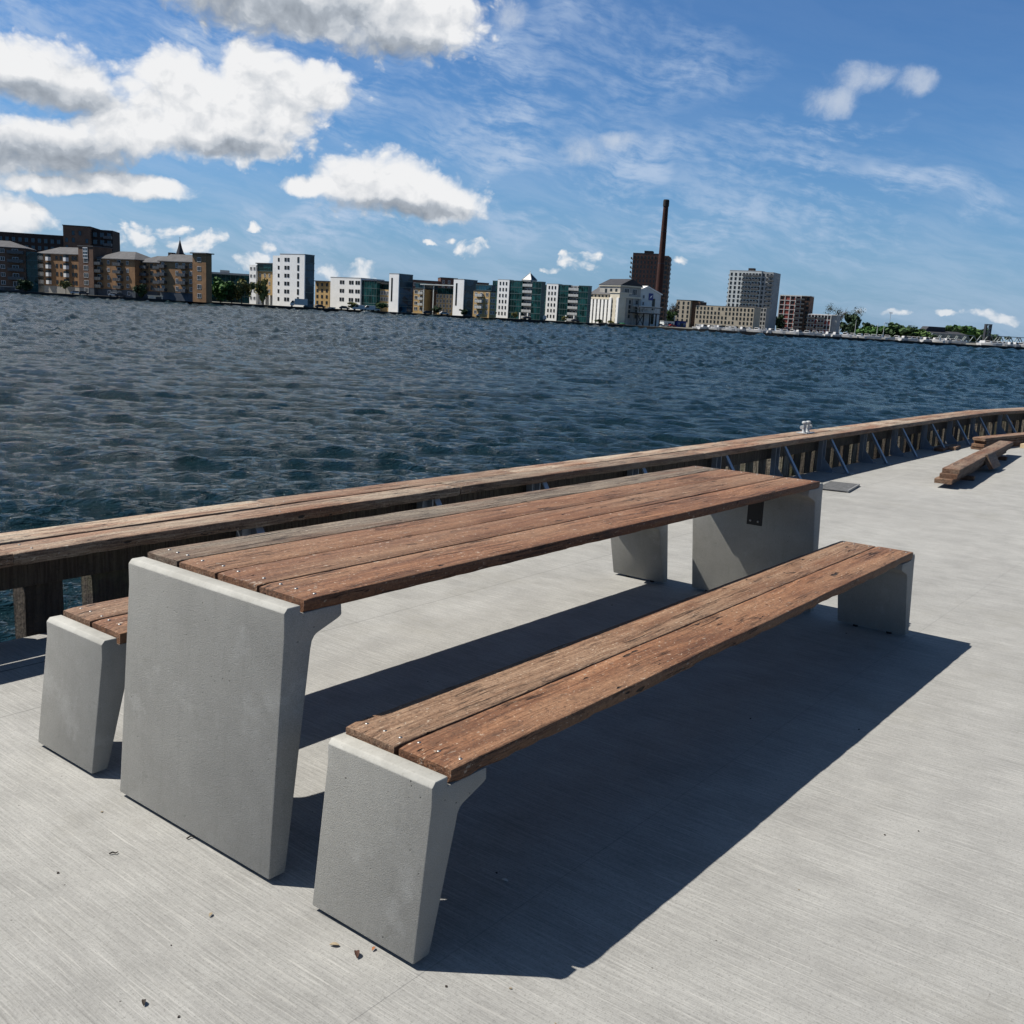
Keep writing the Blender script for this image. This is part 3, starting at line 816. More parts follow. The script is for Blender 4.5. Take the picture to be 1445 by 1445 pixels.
class Bld:
    """a building in its own frame: x along the front to the right, y away from us, z up"""
    def __init__(s, name, label, cat, px, py, D, th, group=None):
        th = math.radians(th)
        s.u = (RH * math.cos(th) + FH * math.sin(th)).normalized()
        s.vv = Vector((-s.u.y, s.u.x, 0))
        s.o = plan(px, py, D)
        s.root = thing(name, label, cat, (s.o.x, s.o.y, SHORE_Z), math.atan2(s.u.y, s.u.x), group)
        s.wins = []
    def xz(s, px, py, off=0.0):
        d = ray(px, py); n = s.vv
        t = ((s.o + n * off) - Vector((CAM.x, CAM.y, 0))).dot(n) / d.dot(n)
        p = CAM + d * t
        return (p - Vector((s.o.x, s.o.y, 0))).dot(s.u), p.z - SHORE_Z
    def y_at(s, px, py, x=0.0):
        """depth of the point seen at a picture column on the side face at x"""
        d = ray(px, py); n = s.u
        t = ((s.o + n * x) - Vector((CAM.x, CAM.y, 0))).dot(n) / d.dot(n)
        p = CAM + d * t
        return (p - Vector((s.o.x, s.o.y, 0))).dot(s.vv)
    def part(s, name, mb, mats, parent=None, **k):
        return mb.build(name, mats, parent or s.root, **k)
    def wall(s, x0, x1, y0, y1, z0, z1, mat, name='wall', parent=None):
        mb = MB(); mb.box(x0, x1, y0, y1, z0, z1); return s.part(name, mb, M[mat], parent)
    def wallpx(s, pl, pr, ptop, y0, y1, mat, name='wall', z0=-.2, off=None):
        xa, h = s.xz(pl, ptop, y0); xb, _ = s.xz(pr, ptop, y0)
        s.wall(xa, xb, y0, y1, z0, h, mat, name); return xa, xb, h
    def hip(s, x0, x1, y0, y1, z0, h, mat='roof', inset=None, over=.6, name='roof'):
        x0 -= over; x1 += over; y0 -= over; y1 += over
        i = inset if inset is not None else min((y1 - y0) / 2, (x1 - x0) / 2 - .1)
        ym = (y0 + y1) / 2
        mb = MB(); v = [(x0, y0, z0), (x1, y0, z0), (x1, y1, z0), (x0, y1, z0), (x0 + i, ym, z0 + h), (x1 - i, ym, z0 + h),
                        (x0, y0, z0 - .3), (x1, y0, z0 - .3), (x1, y1, z0 - .3), (x0, y1, z0 - .3)]
        mb.add(v, [(0, 1, 5, 4), (1, 2, 5), (2, 3, 4, 5), (3, 0, 4), (6, 7, 1, 0), (7, 8, 2, 1), (8, 9, 3, 2), (9, 6, 0, 3), (9, 8, 7, 6)])
        return s.part(name, mb, M[mat])
    def flat(s, x0, x1, y0, y1, z, mat='roof', t=.35, over=.25):
        mb = MB(); mb.box(x0 - over, x1 + over, y0 - over, y1 + over, z + .004, z + t); return s.part('roof', mb, M[mat])
    def windows(s, xs, zs, w, h, y=0.0, face='f', fr='frame', gl='glass', skip=None, mull=1):
        k = (round(w, 2), round(h, 2), fr, gl, mull)
        for zi, z in enumerate(zs):
            for xi, x in enumerate(xs):
                if skip and skip(xi, zi): continue
                if face == 'f': s.wins.append((k, (x, y, z), 0))
                elif face == 'l': s.wins.append((k, (y, x, z), -math.pi / 2))
                else: s.wins.append((k, (y, x, z), math.pi / 2))
    CACHE = {}
    @staticmethod
    def wmesh(k):
        if k not in Bld.CACHE:
            w, h, fr, gl, mull = k; mb = MB(); e = min(.12, w * .1)
            Bld._win(mb, w, h, e, mull)
            Bld.CACHE[k] = mb.mesh('window', [M[fr], M[gl]])
        return Bld.CACHE[k]
    @staticmethod
    def _win(mb, w, h, e, mull, X=None):
        mb.box(-w / 2, w / 2, -.03, .05, -h / 2, h / 2, 1, X)
        for a in (-1, 1):
            mb.box(a * (w / 2 - e / 2) - e / 2, a * (w / 2 - e / 2) + e / 2, -.09, .04, -h / 2, h / 2, 0, X)
            mb.box(-w / 2 + e, w / 2 - e, -.088, .04, a * (h / 2 - e / 2) - e / 2, a * (h / 2 - e / 2) + e / 2, 0, X)
        for i in range(mull):
            x = -w / 2 + w * (i + 1) / (mull + 1); mb.box(x - e * .4, x + e * .4, -.084, .04, -h / 2 + e, h / 2 - e, 0, X)
    def done(s):
        for k, loc, r in s.wins[:100]:
            link_mesh('window', Bld.wmesh(k), s.root, loc, r)
        rest = s.wins[100:]
        if rest:
            mats = [M['frame'], M['dframe'], M['glass'], M['teal'], M['blueg']]; nm = ['frame', 'dframe', 'glass', 'teal', 'blueg']
            mb = MB()
            for (w, h, fr, gl, mull), loc, r in rest:
                t = MB(); Bld._win(t, w, h, min(.12, w * .1), mull, Matrix.Translation(loc) @ Matrix.Rotation(r, 4, 'Z'))
                b = len(mb.v); mb.v += t.v; mb.f += [tuple(i + b for i in f) for f in t.f]
                mb.mi += [nm.index(gl) if i else nm.index(fr if fr in nm else 'frame') for i in t.mi]
            o = mb.build('window', mats, s.root); o['kind'] = 'stuff'
    def glazed(s, x0, x1, y0, y1, z0, z1, gl='teal', fl=3.2, bay=1.6, name='glazing', fr='tframe'):
        """curtain wall volume with its floor bands and mullions"""
        mb = MB(); mb.box(x0, x1, y0, y1, z0, z1, 1)
        n = max(1, round((z1 - z0) / fl))
        for i in range(n + 1):
            z = z0 + (z1 - z0) * i / n; mb.box(x0 - .08, x1 + .08, y0 - .08, y1 + .08, z - .16, z + .16, 0)
        k = max(1, round((x1 - x0) / bay))
        for i in range(k + 1):
            x = x0 + (x1 - x0) * i / k; mb.box(x - .05, x + .05, y0 - .06, y0 + .02, z0, z1, 0)
        k = max(1, round((y1 - y0) / bay))
        for i in range(k + 1):
            y = y0 + (y1 - y0) * i / k; mb.box(x0 - .06, x0 + .02, y - .05, y + .05, z0, z1, 0)
        return s.part(name, mb, [M[fr], M[gl]])
    def balcony(s, x0, x1, y, z, dep=1.4, mat='rail', h=1.05, face='f', xf=0):
        mb = MB()
        if face == 'f':
            mb.box(x0, x1, y - dep, y - .003, z - .18, z)
            for yy in (y - dep,): mb.box(x0, x1, yy, yy + .06, z + .08, z + h)
            for xx in (x0, x1 - .06): mb.box(xx, xx + .06, y - dep + .06, y - .003, z + .08, z + h)
            n = max(2, int((x1 - x0) / 1.2))
            for i in range(n + 1):
                xx = x0 + (x1 - x0 - .06) * i / n; mb.box(xx, xx + .06, y - dep - .03, y - dep, z, z + h + .06)
        else:
            sg = -1 if face == 'l' else 1
            a, b = sorted((xf + sg * .003, xf + sg * dep)); mb.box(a, b, x0, x1, z - .18, z)
            a, b = sorted((xf + sg * dep, xf + sg * (dep - .06))); mb.box(a, b, x0, x1, z + .08, z + h)
        return s.part('balcony', mb, M[mat])

def lin(a, b, n, pad=.5):
    """n centres spread over a..b"""
    return [a + (b - a) * (i + pad) / (n - 1 + 2 * pad) for i in range(n)] if n > 1 else [(a + b) / 2]
def floors(z0, z1, n): return [z0 + (z1 - z0) * (i + .5) / n for i in range(n)]

# 1 --- dark brick block and its tower, behind on the left
b = Bld('apartment_block', 'long dark brick block with a taller corner tower, behind the tan brick flats', 'apartment block', -60, 324, 430, 10)
xa, h0 = b.xz(-60, 324); xb, _ = b.xz(92, 337); xt, ht = b.xz(90, 318.5); xm, _ = b.xz(128, 321); xe, _ = b.xz(158, 323)
b.wall(xa, xt - .05, 0, 16, 0, h0, 'dark'); b.flat(xa, xt - .5, 0, 16, h0, 'droof')
b.wall(xt, xm, -1.5, 16, 0, ht, 'brown', 'tower'); b.wall(xm + .02, xe, 1.0, 15, 0, ht - .6, 'dark', 'tower'); b.flat(xt, xm, -1.5, 16, ht, 'droof')
b.windows(lin(xa, xt - 1, 16), [h0 - 2.4 - 3.1 * i for i in range(2)], 1.5, 1.9, 0, fr='dframe', gl='blueg')
b.windows(lin(xa, xt - 1, 13), [h0 - 2.4 - 3.1 * i for i in range(2, 4)], 1.5, 1.9, 0, fr='dframe', gl='blueg')
b.windows(lin(xt, xm, 4), [ht - 2.8 - 3.1 * i for i in range(5)], 1.2, 1.9, -1.5, fr='dframe', gl='blueg', skip=lambda i, j: (i + j) % 3 == 0)
b.windows(lin(xm, xe, 3), [ht - 2.8 - 3.1 * i for i in range(5)], 1.8, 2.0, 1.0, fr='dframe', gl='blueg')
for i in range(5): b.balcony(xe - 3.6, xe - .2, 1.0, ht - 4.2 - 3.1 * i, 1.5)
b.done()

# 2 --- brown brick building with a hipped roof at the left border
b = Bld('apartment_block', 'brown brick building with a hipped roof and glazed bay, cut off at the left', 'apartment block', -45, 350, 388, 12)
xa, h = b.xz(-45, 345); xb, _ = b.xz(35, 350); xg, _ = b.xz(51, 352)
b.wall(xa, xb, 0, 14, 0, h, 'brown'); b.hip(xa, xb, 0, 14, h, 2.6); b.glazed(xb + .02, xg, 1.0, 10, 0, h - 1.4, 'teal', 2.9, 1.5)
b.windows(lin(xa, xb - 6.5, 4), floors(1.5, h, 5), 1.6, 1.5, 0)
b.windows([xb - 3.6], floors(1.2, h, 5), 2.2, 1.9, 0)
for z in floors(0, h, 5)[1:]: b.balcony(xb - 6.2, xb - .4, 0, z - .6, 1.6)
b.done()

# 3 --- the tan brick flats
b = Bld('brick_flats', 'large tan brick waterfront flats with slate roofs, stair tower and white bay windows', 'apartment block', 52, 357, 428, -27)
X = lambda px, py, o=0: b.xz(px, py, o)
xa, hA = X(52, 357); xs, hs = X(110, 347.5, -1.6); xs2, _ = X(131, 348, -1.6); xc, hB = X(190, 366); xd, hC = X(228, 370); xe, hD = X(277, 370); xf, hE = X(296, 359)
base = 2.9
b.wall(xa, xs - .05, 0, 13, base, hA, 'tanb'); b.wall(xa, xs - .05, .06, 12.9, -.2, base - .01, 'conc', 'base')
b.hip(xa, xs, 0, 13, hA, 3.1)
b.wall(xs, xs2, -1.6, 8, base, hs, 'brown', 'stair_tower'); b.wall(xs, xs2, -1.55, 8, -.2, base - .01, 'bluegrey', 'base'); b.flat(xs, xs2, -1.6, 8, hs)
b.windows([(xs + xs2) / 2], floors(.4, hs - 4, 5), 2.6, 1.9, -1.6, mull=2); b.glazed((xs + xs2) / 2 - 1.3, (xs + xs2) / 2 + 1.3, -1.75, -1.62, hs - 4.6, hs - .5, 'blueg', 1.4, .9, 'stair_window', 'frame')
b.wall(xs2 + .05, xc, 0, 13, base, hB, 'tanb'); b.wall(xs2 + .05, xc, .06, 12.9, -.2, base - .01, 'bluegrey', 'base'); b.hip(xs2, xc, 0, 13, hB, 3.3)
b.wall(xc + .05, xd, 3.5, 15, base, hC, 'tanb'); b.wall(xc + .05, xd, 3.56, 15, -.2, base - .01, 'bluegrey', 'base'); b.hip(xc - 3, xd + 3, 3.5, 15, hC, 2.8)
b.wall(xd + .05, xe, -1, 5, base, hD, 'tanb'); b.wall(xd + .05, xe, -.94, 5, -.2, base - .01, 'bluegrey', 'base'); b.hip(xd, xe, -1, 5, hD, 2.8)
b.wall(xe + .05, xf, -2, 1, -.2, hE, 'tanb', 'stair_tower'); b.flat(xe, xf, -2, 1, hE, 'roof', .4, .7)
for px in (57.5, 69, 94):          # white bays
    x, _ = X(px, 370)
    for z in floors(base, hA - .4, 4):
        mb = MB(); mb.prism([(x - 1.3, -.004), (x - .8, -1.1), (x + .8, -1.1), (x + 1.3, -.004)], z - 1.0, z + .55, axis='z'); o = b.part('bay_window', mb, M['white'])
        mb = MB(); mb.prism([(x - 1.25, -.004), (x - .75, -1.05), (x + .75, -1.05), (x + 1.25, -.004)], z + .55, z + 1.45, axis='z'); b.part('pane', mb, M['glass'], o)
xw = [X(p, 370)[0] for p in (80, 86, 103, 107)]
b.windows(xw, floors(base, hA, 4), 1.3, 1.6, 0, fr='dframe')
w4 = floors(base, hB, 4)
cols_ = [X(p, 375)[0] for p in (153, 180)]
b.windows(cols_, w4, 1.3, 1.5, 0, fr='frame'); b.windows([X(p, 375)[0] for p in (140, 168)], w4, 2.0, 2.1, 0, fr='frame')
for px in (140, 168):
    x = X(px, 375)[0]
    for z in w4: b.balcony(x - 2.2, x + 2.2, 0, z - 1.1, 1.5)
b.windows([X(p, 375)[0] for p in (153, 168, 181)], [1.5], 1.6, 1.5, .06, fr='frame')
x1 = lin(xc, xd, 4); wC = floors(base, hC, 4)
b.windows(x1, wC, 1.5, 1.7, 3.5, fr='dframe')
for x in (x1[0], x1[2]):
    for z in wC: b.balcony(x - 1.8, x + 1.8, 3.5, z - 1.1, 1.4)
wD = floors(base, hD, 4); x2 = lin(xd, xe, 5)
b.windows(x2, wD, 1.4, 1.7, -1, fr='frame', skip=lambda i, j: i == 1)
for x in (x2[0], x2[3]):
    for z in wD: b.balcony(x - 1.9, x + 1.9, -1, z - 1.1, 1.4)
b.windows([(xe + xf) / 2], floors(.5, hE - .5, 5), 2.0, 1.7, -2, fr='frame')
mb = MB(); mb.bar((xc + 12, 8, hC + 1.5), (xc + 12, 8, hC + 4.2), 2.0, 2.0); b.part('chimney', mb, M['dark'])
b.done()

# 4 --- church spire
s = plan(254, 350, 560); z0 = zat(254, 358, 560); z1 = zat(255, 338, 560)
r = thing('church_spire', 'slender dark church spire rising behind the tan brick flats', 'church tower', (s.x, s.y, SHORE_Z))
mb = MB(); mb.box(-2.0, 2.0, -2.0, 2.0, 0, z0 - SHORE_Z); mb.build('tower', M['dark'], r)
mb = MB(); mb.lathe([(2.2, z0 - SHORE_Z + .01), (1.2, z0 - SHORE_Z + 3.0), (.08, z1 - SHORE_Z)], 8); mb.build('spire', M['droof'], r)
mb = MB(); mb.bar((0, 0, z1 - SHORE_Z - .1), (0, 0, z1 - SHORE_Z + 1.4), .12); mb.bar((-.4, 0, z1 - SHORE_Z + .9), (.4, 0, z1 - SHORE_Z + .9), .1); mb.build('cross', M['dsteel'], r)

# 5 --- low glass offices behind the trees
b = Bld('office_building', 'low glass fronted office building behind the green trees, left of the tall white block', 'office building', 292, 383, 470, 8)
xa, h = b.xz(292, 382); xb, _ = b.xz(352, 386)
b.glazed(xa, xb, 0, 18, 0, h - 1.2, 'teal', 3.4, 2.2); b.flat(xa, xb, 0, 18, h - 1.2, 'greyr', .8, .5)
mb = MB(); mb.box(xa + 5, xa + 9, 6, 9, h - .38, h + .9); b.part('roof_plant', mb, M['greyr'])
b.done()

def white_tower(label, corner, right, left, D, th, glass_px, ptop, wincols, nf=7, gl='blueg', leftcols=1, slit=False):
    b = Bld('white_tower_block', label, 'office building', corner, ptop, D, th)
    _, h = b.xz(corner, ptop); xg, _ = b.xz(glass_px, ptop); d = max(5, min(22, b.y_at(right, ptop, xg))); xr = xg
    b.wall(0, xg - 1.2, 0, d, -.2, h, 'white'); b.wall(xg - 1.19, xg, 0, .5, -.2, h, 'white', 'wall_end'); b.flat(0, xg, 0, d, h, 'greyr', .3, .05)
    b.glazed(xg - 1.18, xg - .05, .51, d, 0, h - .02, gl, h / nf, 1.7, 'glazed_corner')
    return b, h, xg, xr, d

# 6 --- first white group
b, h, xg, xr, d = white_tower('tallest white slab with small square windows and a glass corner, beside the yellow tree', 395, 444, 385, 424, -34, 430, 358.8, 0)
fz = floors(1.2, h - .5, 6)
b.windows([b.xz(p, 370)[0] for p in (403, 407)], fz, 1.25, 1.5, 0, fr='dframe', mull=0)
b.windows([b.xz(421, 370)[0]], fz, 1.1, 2.3, 0, fr='dframe', mull=0)
xe_, he_ = b.xz(385, 359.5, 1.2)
b.wall(xe_, -.05, 1.2, 13, -.2, he_ - .3, 'white', 'stair_strip'); b.windows([xe_ * .35], fz, 1.0, 1.5, 1.2, fr='dframe', mull=0)
xo, _ = b.xz(364, 372, 6); ho = b.xz(375, 372.5, 6)[1]
b.wall(xo, xe_ - .05, 6, 18, 4.2, ho, 'ochre', 'rear_wing')
b.glazed(xo, xe_ - .05, 5.7, 5.94, ho - 3.0, ho - .1, 'teal', 2.9, 1.2)
b.flat(xo - .5, xe_ - .05, 5.6, 18, ho, 'droof', .4, .3)
for x in lin(xo, xe_, 5): b.wall(x - .25, x + .25, 6, 6.5, -.2, 4.19, 'white', 'column')
b.windows(lin(xo, xe_, 5), floors(4.4, ho - 3.2, 3), 1.0, 1.5, 6, fr='frame')
x7, h7 = b.xz(352, 373.5, 5)
b.wall(x7, xo - .05, 5, 17, -.2, h7, 'white', 'side_block'); b.windows(lin(x7, xo, 2), floors(1, h7, 5), 1.2, 1.4, 5, fr='frame')
b.done()

# 7 --- ochre link and white three storey office
b = Bld('office_building', 'white four storey office with paired dark windows and an ochre link, between two white towers', 'office building', 466.5, 391.5, 456, -36)
_, h = b.xz(466.5, 391.5); xr, _ = b.xz(509, 396); xg, _ = b.xz(530, 398); d = 15
b.wall(0, xr, 0, d, -.2, h, 'white'); b.flat(0, xr, 0, d, h, 'greyr', .3, .05)
b.glazed(xr + .05, xg, .8, d, 0, h - .8, 'teal', 3.1, 1.6); b.flat(xr + .2, xg, .8, d, h - .8, 'droof', .3, .2)
for p in (481, 484.5, 494, 497.5, 503, 506.5): b.windows([b.xz(p, 400)[0]], floors(2.4, h, 3), 1.2, 1.6, 0, fr='dframe', mull=0)
xo, ho = b.xz(445, 394, 6); xo2, _ = b.xz(467, 394, 6)
b.wall(xo, xo2 - 1, 6, 17, -.2, ho - 1.0, 'ochre', 'link_block'); b.flat(xo, xo2 - 1, 5, 17, ho - 1.0, 'droof', .4, .4)
b.windows(lin(xo, xo2 - 1, 3), floors(1, ho - 1, 4), 1.3, 1.5, 6, fr='dframe'); b.windows(lin(7, 17, 3), floors(1, ho - 1, 4), 1.3, 1.5, xo2 - 1, 'r', fr='dframe')
xo, ho = b.xz(530.5, 399.5, 3); xo2, _ = b.xz(549, 400, 3)
b.wall(xo + .05, xo2, 3, 8, -.2, ho - 2.6, 'ochre', 'link_block'); b.windows(lin(xo, xo2, 5), floors(1.4, ho - 2.8, 3), 1.3, 1.7, 3, fr='frame'); b.windows(lin(3.5, 7.5, 2), floors(1.4, ho - 2.8, 3), 1.3, 1.7, xo2, 'r')
b.glazed(xo + .05, xo2, 4, 8, ho - 2.55, ho - .3, 'teal', 2.3, 1.3); b.flat(xo, xo2, 3, 8, ho - .3, 'droof', .35, .5)
b.done()

def slit_tower(label, corner, right, left, D, gp, ptop):
    b, h, xg, xr, d = white_tower(label, corner, right, left, D, -38, gp, ptop, 0, 6)
    xm = xg * .30
    mb = MB(); mb.box(xm - .45, xm + .45, -.06, .03, h * .28, h * .9); b.part('slit_window', mb, M['glass'])
    b.windows(lin(2.5, d - 1, 2), floors(2, h, 5), .9, 1.3, 0, 'l', fr='dframe', mull=0)
    return b, h, xg, xr, d
b, h, xg, xr, d = slit_tower('white tower with one tall slit window, second glass cornered tower from the left', 549.5, 583, 547, 432, 563, 386.5)
b.done()
# 8 --- ochre brick row with canopy, dark red flats behind
b = Bld('office_building', 'ochre brick offices with a thin white roof canopy, between the two slit window towers', 'office building', 584, 402, 466, -34)
_, h = b.xz(584, 403); x1, _ = b.xz(599, 404); x2, _ = b.xz(612, 405); x3, _ = b.xz(640, 406)
b.wall(0, x1, 0, 12, -.2, h - 1.5, 'ochre'); b.flat(0, x1, 0, 12, h - 1.5, 'droof', .5, .2)
b.glazed(.4, x1 - .2, .8, 10, h - .95, h + 1.2, 'blueg', 2, 1.4)
b.windows(lin(0, x1, 2), floors(.8, h - 1.5, 4), 2.0, 1.6, 0); 
for z in floors(.8, h - 1.5, 4)[1:]: b.balcony(x1 * .55, x1 * .98, 0, z - .95, 1.2, 'lrail')
b.wall(x1 + .05, x2, 5, 14, -.2, h - 2.2, 'brown'); b.flat(x1 + .2, x2, 5, 14, h - 2.2, 'droof', .3, .1)
b.wall(x2 + .05, x3, 2, 14, -.2, h - 3.2, 'ochre'); b.windows(lin(x2, x3, 6), floors(.8, h - 3.2, 4), 1.2, 1.6, 2)
b.glazed(x2 + .1, x3, 3, 14, h - 3.15, h - .6, 'teal', 2.5, 1.3)
mb = MB(); mb.box(x1 - 1, x3 + 3, -2, 6, h + .5, h + .85); b.part('canopy', mb, M['paleg'])
for xx in (x1 + .8, x2 + 1): 
    mb = MB(); mb.bar((xx, -1.2, -.2), (xx, -1.2, h + .5), .35); b.part('canopy_post', mb, M['paleg'])
b.done()
b = Bld('brick_flats', 'row of dark red brick flats seen over the roofs behind the ochre offices', 'apartment block', 570, 392, 520, 12)
for (pl, pr, pt) in ((570, 621, 394.5), (622, 646, 392), (647, 690, 397.5)):
    xa, h = b.xz(pl, pt); xb, _ = b.xz(pr, pt + 2)
    b.wall(xa, xb, 0, 12, -.2, h, 'redb'); b.flat(xa, xb, 0, 12, h, 'droof', .3, .1)
    b.windows(lin(xa, xb, max(3, int((xb - xa) / 3.2))), [h - 2.0, h - 5.0], 1.2, 1.7, 0, fr='frame')
b.done()
b, h, xg, xr, d = slit_tower('white tower with one tall slit window, third glass cornered tower from the left', 640.5, 674, 637, 446, 655, 394.3)
xr += 4; xo, _ = b.xz(692, 405, 2)
b.wall(xr + .1, xo, 2, 6, -.2, h - 4.6, 'ochre', 'link_block'); b.flat(xr + .2, xo, 2, 6, h - 4.6, 'droof', .4, .1); b.windows(lin(xr, xo, 3), floors(.8, h - 4.6, 4), 1.4, 1.5, 2); b.windows(lin(2.4, 5.6, 2), floors(.8, h - 4.6, 4), 1.3, 1.5, xo, 'r')
b.glazed(xr + .5, xo - .2, 3, 5.9, h - 4.1, h - 1.9, 'blueg', 2.2, 1.4)
for z in floors(.8, h - 4.6, 4)[1:]: b.balcony(xr + 2, xr + 6, 2, z - .9, 1.3, 'lrail')
b.done()

# 9 --- two white and teal glass blocks
def teal_block(label, L, ws, we, g1, bal, R, D, ptop, lantern):
    b = Bld('glass_office_block', label, 'office building', L, ptop, D + 16, -36)
    _, h = b.xz(L, ptop); X = lambda p, o=0: b.xz(p, ptop + 1, o)[0]
    d = 3.5
    b.glazed(0, X(ws), 1.5, d, 0, h - .5, 'teal', h / 6, 1.5)
    b.wall(X(ws) + .05, X(we), 0, d, -.2, h, 'white'); b.flat(X(ws) + .1, X(we), 0, d, h, 'greyr', .25, .02)
    xs = lin(X(ws), X(we), 3, .9)
    b.windows(xs, floors(.7, h - .2, 6), .75, 1.5, 0, fr='dframe', mull=0)
    b.glazed(X(we) + .05, X(g1), .4, d, 0, h - .2, 'teal', h / 6, 1.5)
    b.wall(X(g1) + .05, X(bal), 2.0, d, -.2, h - .3, 'greyr', 'balcony_bay')
    for z in floors(0, h, 6)[0:]:
        b.balcony(X(g1) + .1, X(bal) - .1, 2.0, z - 1.0, 1.7, 'lrail')
    b.windows(lin(X(g1), X(bal), 3), floors(0, h, 6), 1.6, 2.0, 2.0, fr='frame')
    b.glazed(X(bal) + .05, X(R), .4, d, 0, h - .3, 'teal', h / 6, 1.5)
    for xx in (X(g1) + .6, X(bal) - .6): b.wall(xx - .25, xx + .25, -1.4, -.9, -.2, 3.0, 'white', 'column')
    if lantern:
        xm = (X(g1) + X(bal)) / 2 - 1
        mb = MB(); mb.box(xm - 2.6, xm + 2.6, .5, 5.5, h - .29, h + .5); b.part('lantern_base', mb, M['greyr'])
        mb = MB(); v = [(xm - 2.6, .9, h + .51), (xm + 2.6, .9, h + .51), (xm + 2.6, 5.9, h + .51), (xm - 2.6, 5.9, h + .51), (xm, 3.4, h + 3.8)]
        mb.add(v, [(0, 1, 4), (1, 2, 4), (2, 3, 4), (3, 0, 4), (3, 2, 1, 0)]); lo = b.part('lantern_roof', mb, M['blueg'])
        mb = MB()
        for q in range(4): mb.bar(v[q], v[4], .22)
        mb.bar((xm, 3.4, h + 3.6), (xm, 3.4, h + 4.6), .15); b.part('ribs', mb, M['frame'], lo)
    b.done()
teal_block('white and teal glass block with a small pyramid lantern on its roof', 693, 702.5, 719, 737, 751, 764, 462, 394.5, True)
teal_block('white and teal glass block without a lantern, beside the cream mill', 764.5, 771.5, 788, 802, 816.5, 830, 474, 400.5, False)

# 10 --- cream mill building: the long pilaster front faces the sun, the gabled tower faces us
b = Bld('old_mill', 'cream old mill range with tall white pilasters and a grey slate roof', 'mill', 830, 424, 503, -48)
X = lambda p, y=420, o=0: b.xz(p, y, o)
_, h = X(830, 421.5); xk, _ = X(862, 424); xt0, _ = X(875.5, 425); d = 15
b.wall(0, xk, 0, d, -.2, h, 'cream')
mb = MB(); mb.box(-.5, xk + .3, -.6, d, h, h + .7); b.part('cornice', mb, M['cream'])
xs = lin(.4, xk - .2, 7, .05)
for x in xs:
    mb = MB(); mb.box(x - .7, x + .7, -.55, -.003, -.2, h - .02); b.part('pilaster', mb, M['white'])
xm = [(p + q) / 2 for p, q in zip(xs, xs[1:])]
b.windows(xm, floors(1.2, h - .2, 5), 1.3, 1.7, 0, fr='dframe', mull=0)
mb = MB(); mb.box(0, xk, .8, d, h + .7, h + 2.4); b.part('attic', mb, M['cream'])
b.windows(xm, [h + 1.55], 1.0, 1.0, .8, fr='dframe', mull=0)
hr = X(848, 402.5, 8)[1]
mb = MB(); mb.prism([(0.1, h + 2.4), (d - .1, h + 2.4), (d - .1, hr), (d * .55, hr), (d * .35, hr - 2.2), (d * .34, h + 5.0)], -.2, xk + 4, axis='x'); b.part('roof', mb, M['roof'])
mb = MB(); mb.box(-7, -.3, d * .3, d, h + 3.2, h + 3.6); b.part('skylight_roof', mb, M['white'])
mb = MB(); mb.box(-6.8, -.3, d * .32, d, -.2, h + 3.19); b.part('rear_wing', mb, M['cream'])
b.wall(xk + .05, xt0 - .05, -.8, d, -.2, h + 3.2, 'cream', 'stair_bay'); b.flat(xk + .05, xt0 - .05, -.8, d, h + 3.2, 'cream', .5, .3)
b.windows(lin(xk, xt0, 2), floors(1, h, 5), 1.0, 1.4, -.8, fr='dframe', mull=0)
for x in (xk + .8, xt0 - .8):
    mb = MB(); mb.box(x - .7, x + .7, -1.3, -.81, -.2, h + 1); b.part('pilaster', mb, M['white'])
b.done()
b = Bld('mill_tower', 'grey mill tower with a gabled roof and a dark loading gantry, beside the cream range', 'mill', 876, 424, 488, 34)
X = lambda p, y=420, o=0: b.xz(p, y, o)
xt0, ht = X(876, 401); xt1, _ = X(905, 405); hb = ht - 1.0
b.wall(xt0, xt1, 0, 16, -.2, hb, 'conc', 'tower')
for x in lin(xt0, xt1, 4, .12):
    mb = MB(); mb.box(x - .6, x + .6, -.5, -.003, -.2, hb - 5.4); b.part('pilaster', mb, M['conc'])
mb = MB(); mb.box(xt0 - .3, xt1 + .3, -.8, -.003, hb - 5.35, hb - 4.5); b.part('cornice', mb, M['cream'])
mb = MB(); mb.box(xt0 - .5, xt1 + .5, -.7, 16.3, hb, hb + .6); b.part('cornice', mb, M['cream'])
mb = MB(); mb.prism([(xt0 - .7, hb + .61), (xt1 + .7, hb + .61), ((xt0 + xt1) / 2, hb + 3.9)], -.8, 16.6); b.part('roof', mb, M['droof'])
b.windows(lin(xt0 + 1.5, xt1 - 1.5, 2), [hb - 2.3], 3.0, 3.0, 0, fr='frame', mull=2)
b.windows(lin(xt0, xt1, 3), floors(3, hb - 6, 4), 1.2, 1.8, 0, fr='dframe')
b.windows([3, 7, 11], [hb - 2.3], 1.6, 2.2, xt0, 'l', fr='dframe')
xw, hw = X(934, 416, 0); hg = X(915, 405, 0)[1]; xg = X(915, 405)[0]
mb = MB(); mb.prism([(xt1 + .05, -.2), (xw, -.2), (xw, hw), (xg, hg), (xt1 + .05, hg - 1.8)], .6, 14); b.part('gabled_wing', mb, M['paleg'])
mb = MB(); mb.prism([(xg, hg + .02), (xw + .7, hw - .2), (xw + .7, hw + .3), (xg, hg + .5), (xt1 + .05, hg - 1.3), (xt1 + .05, hg - 1.75)], .2, 14.5); b.part('roof', mb, M['white'])
xq = X(923, 430)[0]
for z0, z1 in ((1, hw * .42), (hw * .50, hw * .86)):
    mb = MB(); mb.box(xq - .9, xq + .9, .5, .65, z0, z1); b.part('slit_window', mb, M['glass'])
b.windows([X(909, 425)[0]], floors(6, hw, 3), 1.3, 1.8, .6)
xsg, zsg = X(919.5, 419)
